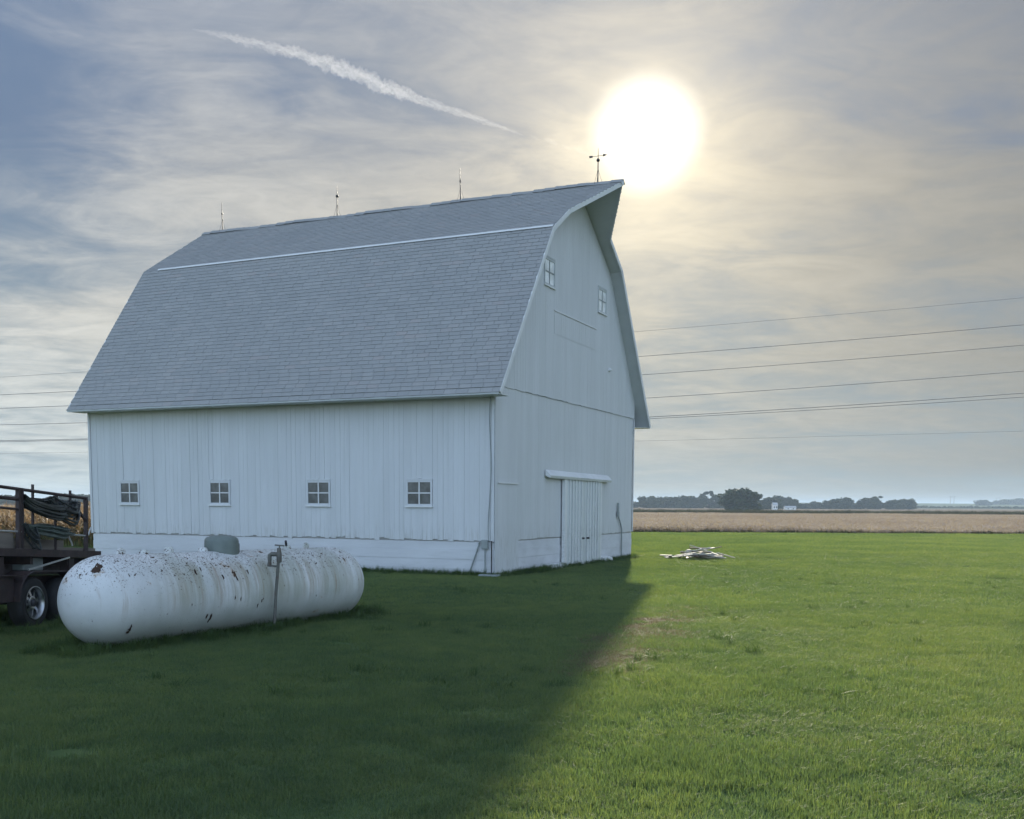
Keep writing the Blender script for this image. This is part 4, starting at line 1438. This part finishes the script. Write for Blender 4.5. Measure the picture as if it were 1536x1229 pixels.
for x in lin(0, 120, 180):
    for yy in (184, 187.5, 192, 198, 205):
        pts_.append((x + random.uniform(-.5, .5), yy + random.uniform(-1.5, 1.5), -.02, random.uniform(0, 6.28), 1.6, random.randrange(3), random.uniform(2.2, 3.2)))
gn_scatter('field_margin_weeds', pts_, wd_p, M['weed'])
# a thin hedge across the far right rise
hg = [crown_mesh(31, 14, 6, 1.6, .35, 40)]
M['hedge'] = M['leaf_far']
gn_scatter('far_hedge', [(x, 800 + .02 * x + random.uniform(-2, 2), terr(x, 800), random.uniform(0, 6.28), 1.3, 0, random.uniform(.7, 1.1)) for x in lin(280, 620, 70)], hg, M['leaf_far'])


def corn_patch(seed, n=16):
    r = random.Random(seed)
    v, f = [], []

    def strip(pts, wds, up):
        k = len(v)
        for p, w_, in zip(pts, wds):
            v.extend([tuple(p - up * w_), tuple(p + up * w_)])
        for i in range(len(pts) - 1):
            f.append((k + 2 * i, k + 2 * i + 1, k + 2 * i + 3, k + 2 * i + 2))
    for i in range(n):
        p = Vector((-1.5 + 3 * (i + .5) / n + r.uniform(-.06, .06), r.uniform(-.07, .07), 0))
        h = r.uniform(1.15, 1.42)
        lx = Vector((r.gauss(0, .06), r.gauss(0, .06), 1)) * h
        for a in (0, PI / 2):
            strip([p, p + lx * .5, p + lx], [.014, .012, .006], Vector((math.cos(a), math.sin(a), 0)))
        for k in range(9):
            z = .18 + .78 * k / 9
            a = r.choice((0, PI)) + r.gauss(0, .7)
            d = Vector((math.cos(a), math.sin(a), 0))
            ln = r.uniform(.25, .5)
            b = p + lx * z
            strip([b, b + d * ln * .4 + Vector((0, 0, .12)), b + d * ln * .8 + Vector((0, 0, .02)), b + d * ln + Vector((0, 0, -.22))], [.018, .032, .026, .004], Vector((-d.y, d.x, r.gauss(0, .5))).normalized())
        for k in range(4):
            a = r.uniform(0, 2 * PI)
            strip([p + lx, p + lx + Vector((math.cos(a) * .08, math.sin(a) * .08, .15))], [.006, .003], Vector((-math.sin(a), math.cos(a), 0)))
    me = bpy.data.meshes.new('corn_patch')
    me.from_pydata(v, [], f)
    return me


def corn_mat():
    m, t, out = new_mat('ripening corn')
    g = t.n('ShaderNodeNewGeometry')
    z = t.n('ShaderNodeSeparateXYZ', {0: g.outputs['Position']}).outputs[2]
    f = t.m('ADD', t.m('MULTIPLY', t.smooth(z, .1, 1.0), .6), t.m('MULTIPLY', g.outputs['Random Per Island'], .5))
    c = t.ramp(f, [(.15, (.055, .075, .025)), (.45, (.14, .12, .05)), (.7, (.21, .135, .065)), (1.0, (.31, .225, .125))])
    b = t.n('ShaderNodeBsdfPrincipled', {'Base Color': c, 'Roughness': .6, 'Specular IOR Level': .25})
    tr = t.n('ShaderNodeBsdfTranslucent', {'Color': c})
    mx = t.n('ShaderNodeMixShader', {0: .4, 1: b.outputs[0], 2: tr.outputs[0]})
    t.t.links.new(mx.outputs[0], out.inputs[0])
    return m


M['corn'] = corn_mat()
cp_ = [corn_patch(s) for s in range(4)]
pts_ = []
for row in range(20):
    Y = 36.8 + row * .76
    for X in lin(-40, -13, 10):
        pts_.append((X + random.uniform(-.2, .2), Y, 0, random.choice((0, PI)) + random.uniform(-.03, .03), 1.0, random.randrange(4), random.uniform(.93, 1.06)))
gn_scatter('corn_crop', pts_, cp_, M['corn'])

# ------------------------------------------------------------------ contrail high in the sky
def contrail():
    keys = [(288, 44, .8), (320, 50, 2.6), (360, 60, 4.2), (410, 71, 5.6), (460, 84, 7.2), (510, 103, 8.8), (560, 122, 8.4), (610, 143, 6.6), (660, 160, 4.6), (710, 176, 3.4), (750, 190, 2.6), (785, 203, .8)]
    ALT = 3000.0
    P, Rr = [], []
    for x, y, r in keys:
        d = px_ray(x, y)
        k = (ALT - EYE) / d.z
        P.append(Vector((0, 0, EYE)) + d * k)
        Rr.append(r * k / 1567.9)
    N, K = 460, 30
    v, f = [], []
    for i in range(N):
        u = i / (N - 1) * (len(P) - 1)
        a = min(int(u), len(P) - 2)
        t = u - a
        c = P[a].lerp(P[a + 1], t)
        r = Rr[a] * (1 - t) + Rr[a + 1] * t
        if i in (0, N - 1):
            r *= .05
        dr = (P[a + 1] - P[a]).normalized()
        sd = dr.cross(Vector((0, 0, 1))).normalized()
        up = sd.cross(dr)
        wob = noise.fractal(Vector((u * 2.2, 0, 1)), .8, 2, 4) * r * .25
        for k in range(K):
            th = 2 * PI * k / K
            q = Vector((math.cos(th), math.sin(th), u * 2.6))
            amp = 1 + .75 * noise.fractal(q * 1.1, .7, 2.1, 5) + .30 * noise.noise(Vector((math.cos(th) * 2, math.sin(th) * 2, u * 9))) + .35 * noise.fractal(Vector((math.cos(th) * 3.5, math.sin(th) * 3.5, u * 17)), .6, 2, 4)
            rr_ = r * max(.12, amp)
            v.append(tuple(c + (sd * math.cos(th) + up * math.sin(th)) * rr_ + up * wob))
    for i in range(N - 1):
        for k in range(K):
            k2 = (k + 1) % K
            f.append((i * K + k, i * K + k2, (i + 1) * K + k2, (i + 1) * K + k))
    f.append(tuple(reversed(range(K))))
    f.append(tuple((N - 1) * K + k for k in range(K)))
    for x, y, r, ln in ((803, 207, 2.4, 22), (826, 212, 4.2, 24), (850, 221, 2.6, 20), (873, 228, 4.0, 28)):
        b0 = len(v)
        for i in range(9):
            d = px_ray(x + ln * (i / 8 - .5), y + ln * .42 * (i / 8 - .5))
            k = (ALT - EYE) / d.z
            rr_ = max(.03, math.sin(PI * i / 8)) * r * k / 1567.9
            c = d * k
            for q in range(8):
                th = 2 * PI * q / 8
                am = 1 + .6 * noise.noise(Vector((x + math.cos(th) * 1.3, math.sin(th) * 1.3, i * .9)))
                v.append((c.x + math.cos(th) * rr_ * am * .6, c.y + math.cos(th) * rr_ * am, c.z + EYE + math.sin(th) * rr_ * am))
        for i in range(8):
            for q in range(8):
                q2 = (q + 1) % 8
                f.append((b0 + i * 8 + q, b0 + i * 8 + q2, b0 + i * 8 + 8 + q2, b0 + i * 8 + 8 + q))
        f.append(tuple(reversed(range(b0, b0 + 8))))
        f.append(tuple(range(b0 + 64, b0 + 72)))
    me = bpy.data.meshes.new('contrail')
    me.from_pydata(v, [], f)
    bm_ = bmesh.new()
    bm_.from_mesh(me)
    bmesh.ops.recalc_face_normals(bm_, faces=bm_.faces)
    bm_.to_mesh(me)
    bm_.free()
    m, t, out = new_mat('contrail ice cloud')
    vp = t.n('ShaderNodeVolumePrincipled', {'Color': (1, 1, 1, 1), 'Density': .0017, 'Anisotropy': .3})
    t.t.links.new(vp.outputs[0], out.inputs['Volume'])
    me.materials.append(m)
    o = link('contrail', me)
    tag(o, 'white contrail slanting down the sky towards the sun', 'contrail')


contrail()

# ------------------------------------------------------------------ haze over the fields
hz = MB().box((-5900, -5900, -2.0), (5900, 5900, 20.0)).build('haze', None)
hz['kind'] = 'stuff'
m, t, out = new_mat('field haze')
vp = t.n('ShaderNodeVolumePrincipled', {'Color': (.62, .80, 1.0, 1), 'Density': .00038, 'Anisotropy': 0.0})
t.t.links.new(vp.outputs[0], out.inputs['Volume'])
hz.data.materials.append(m)
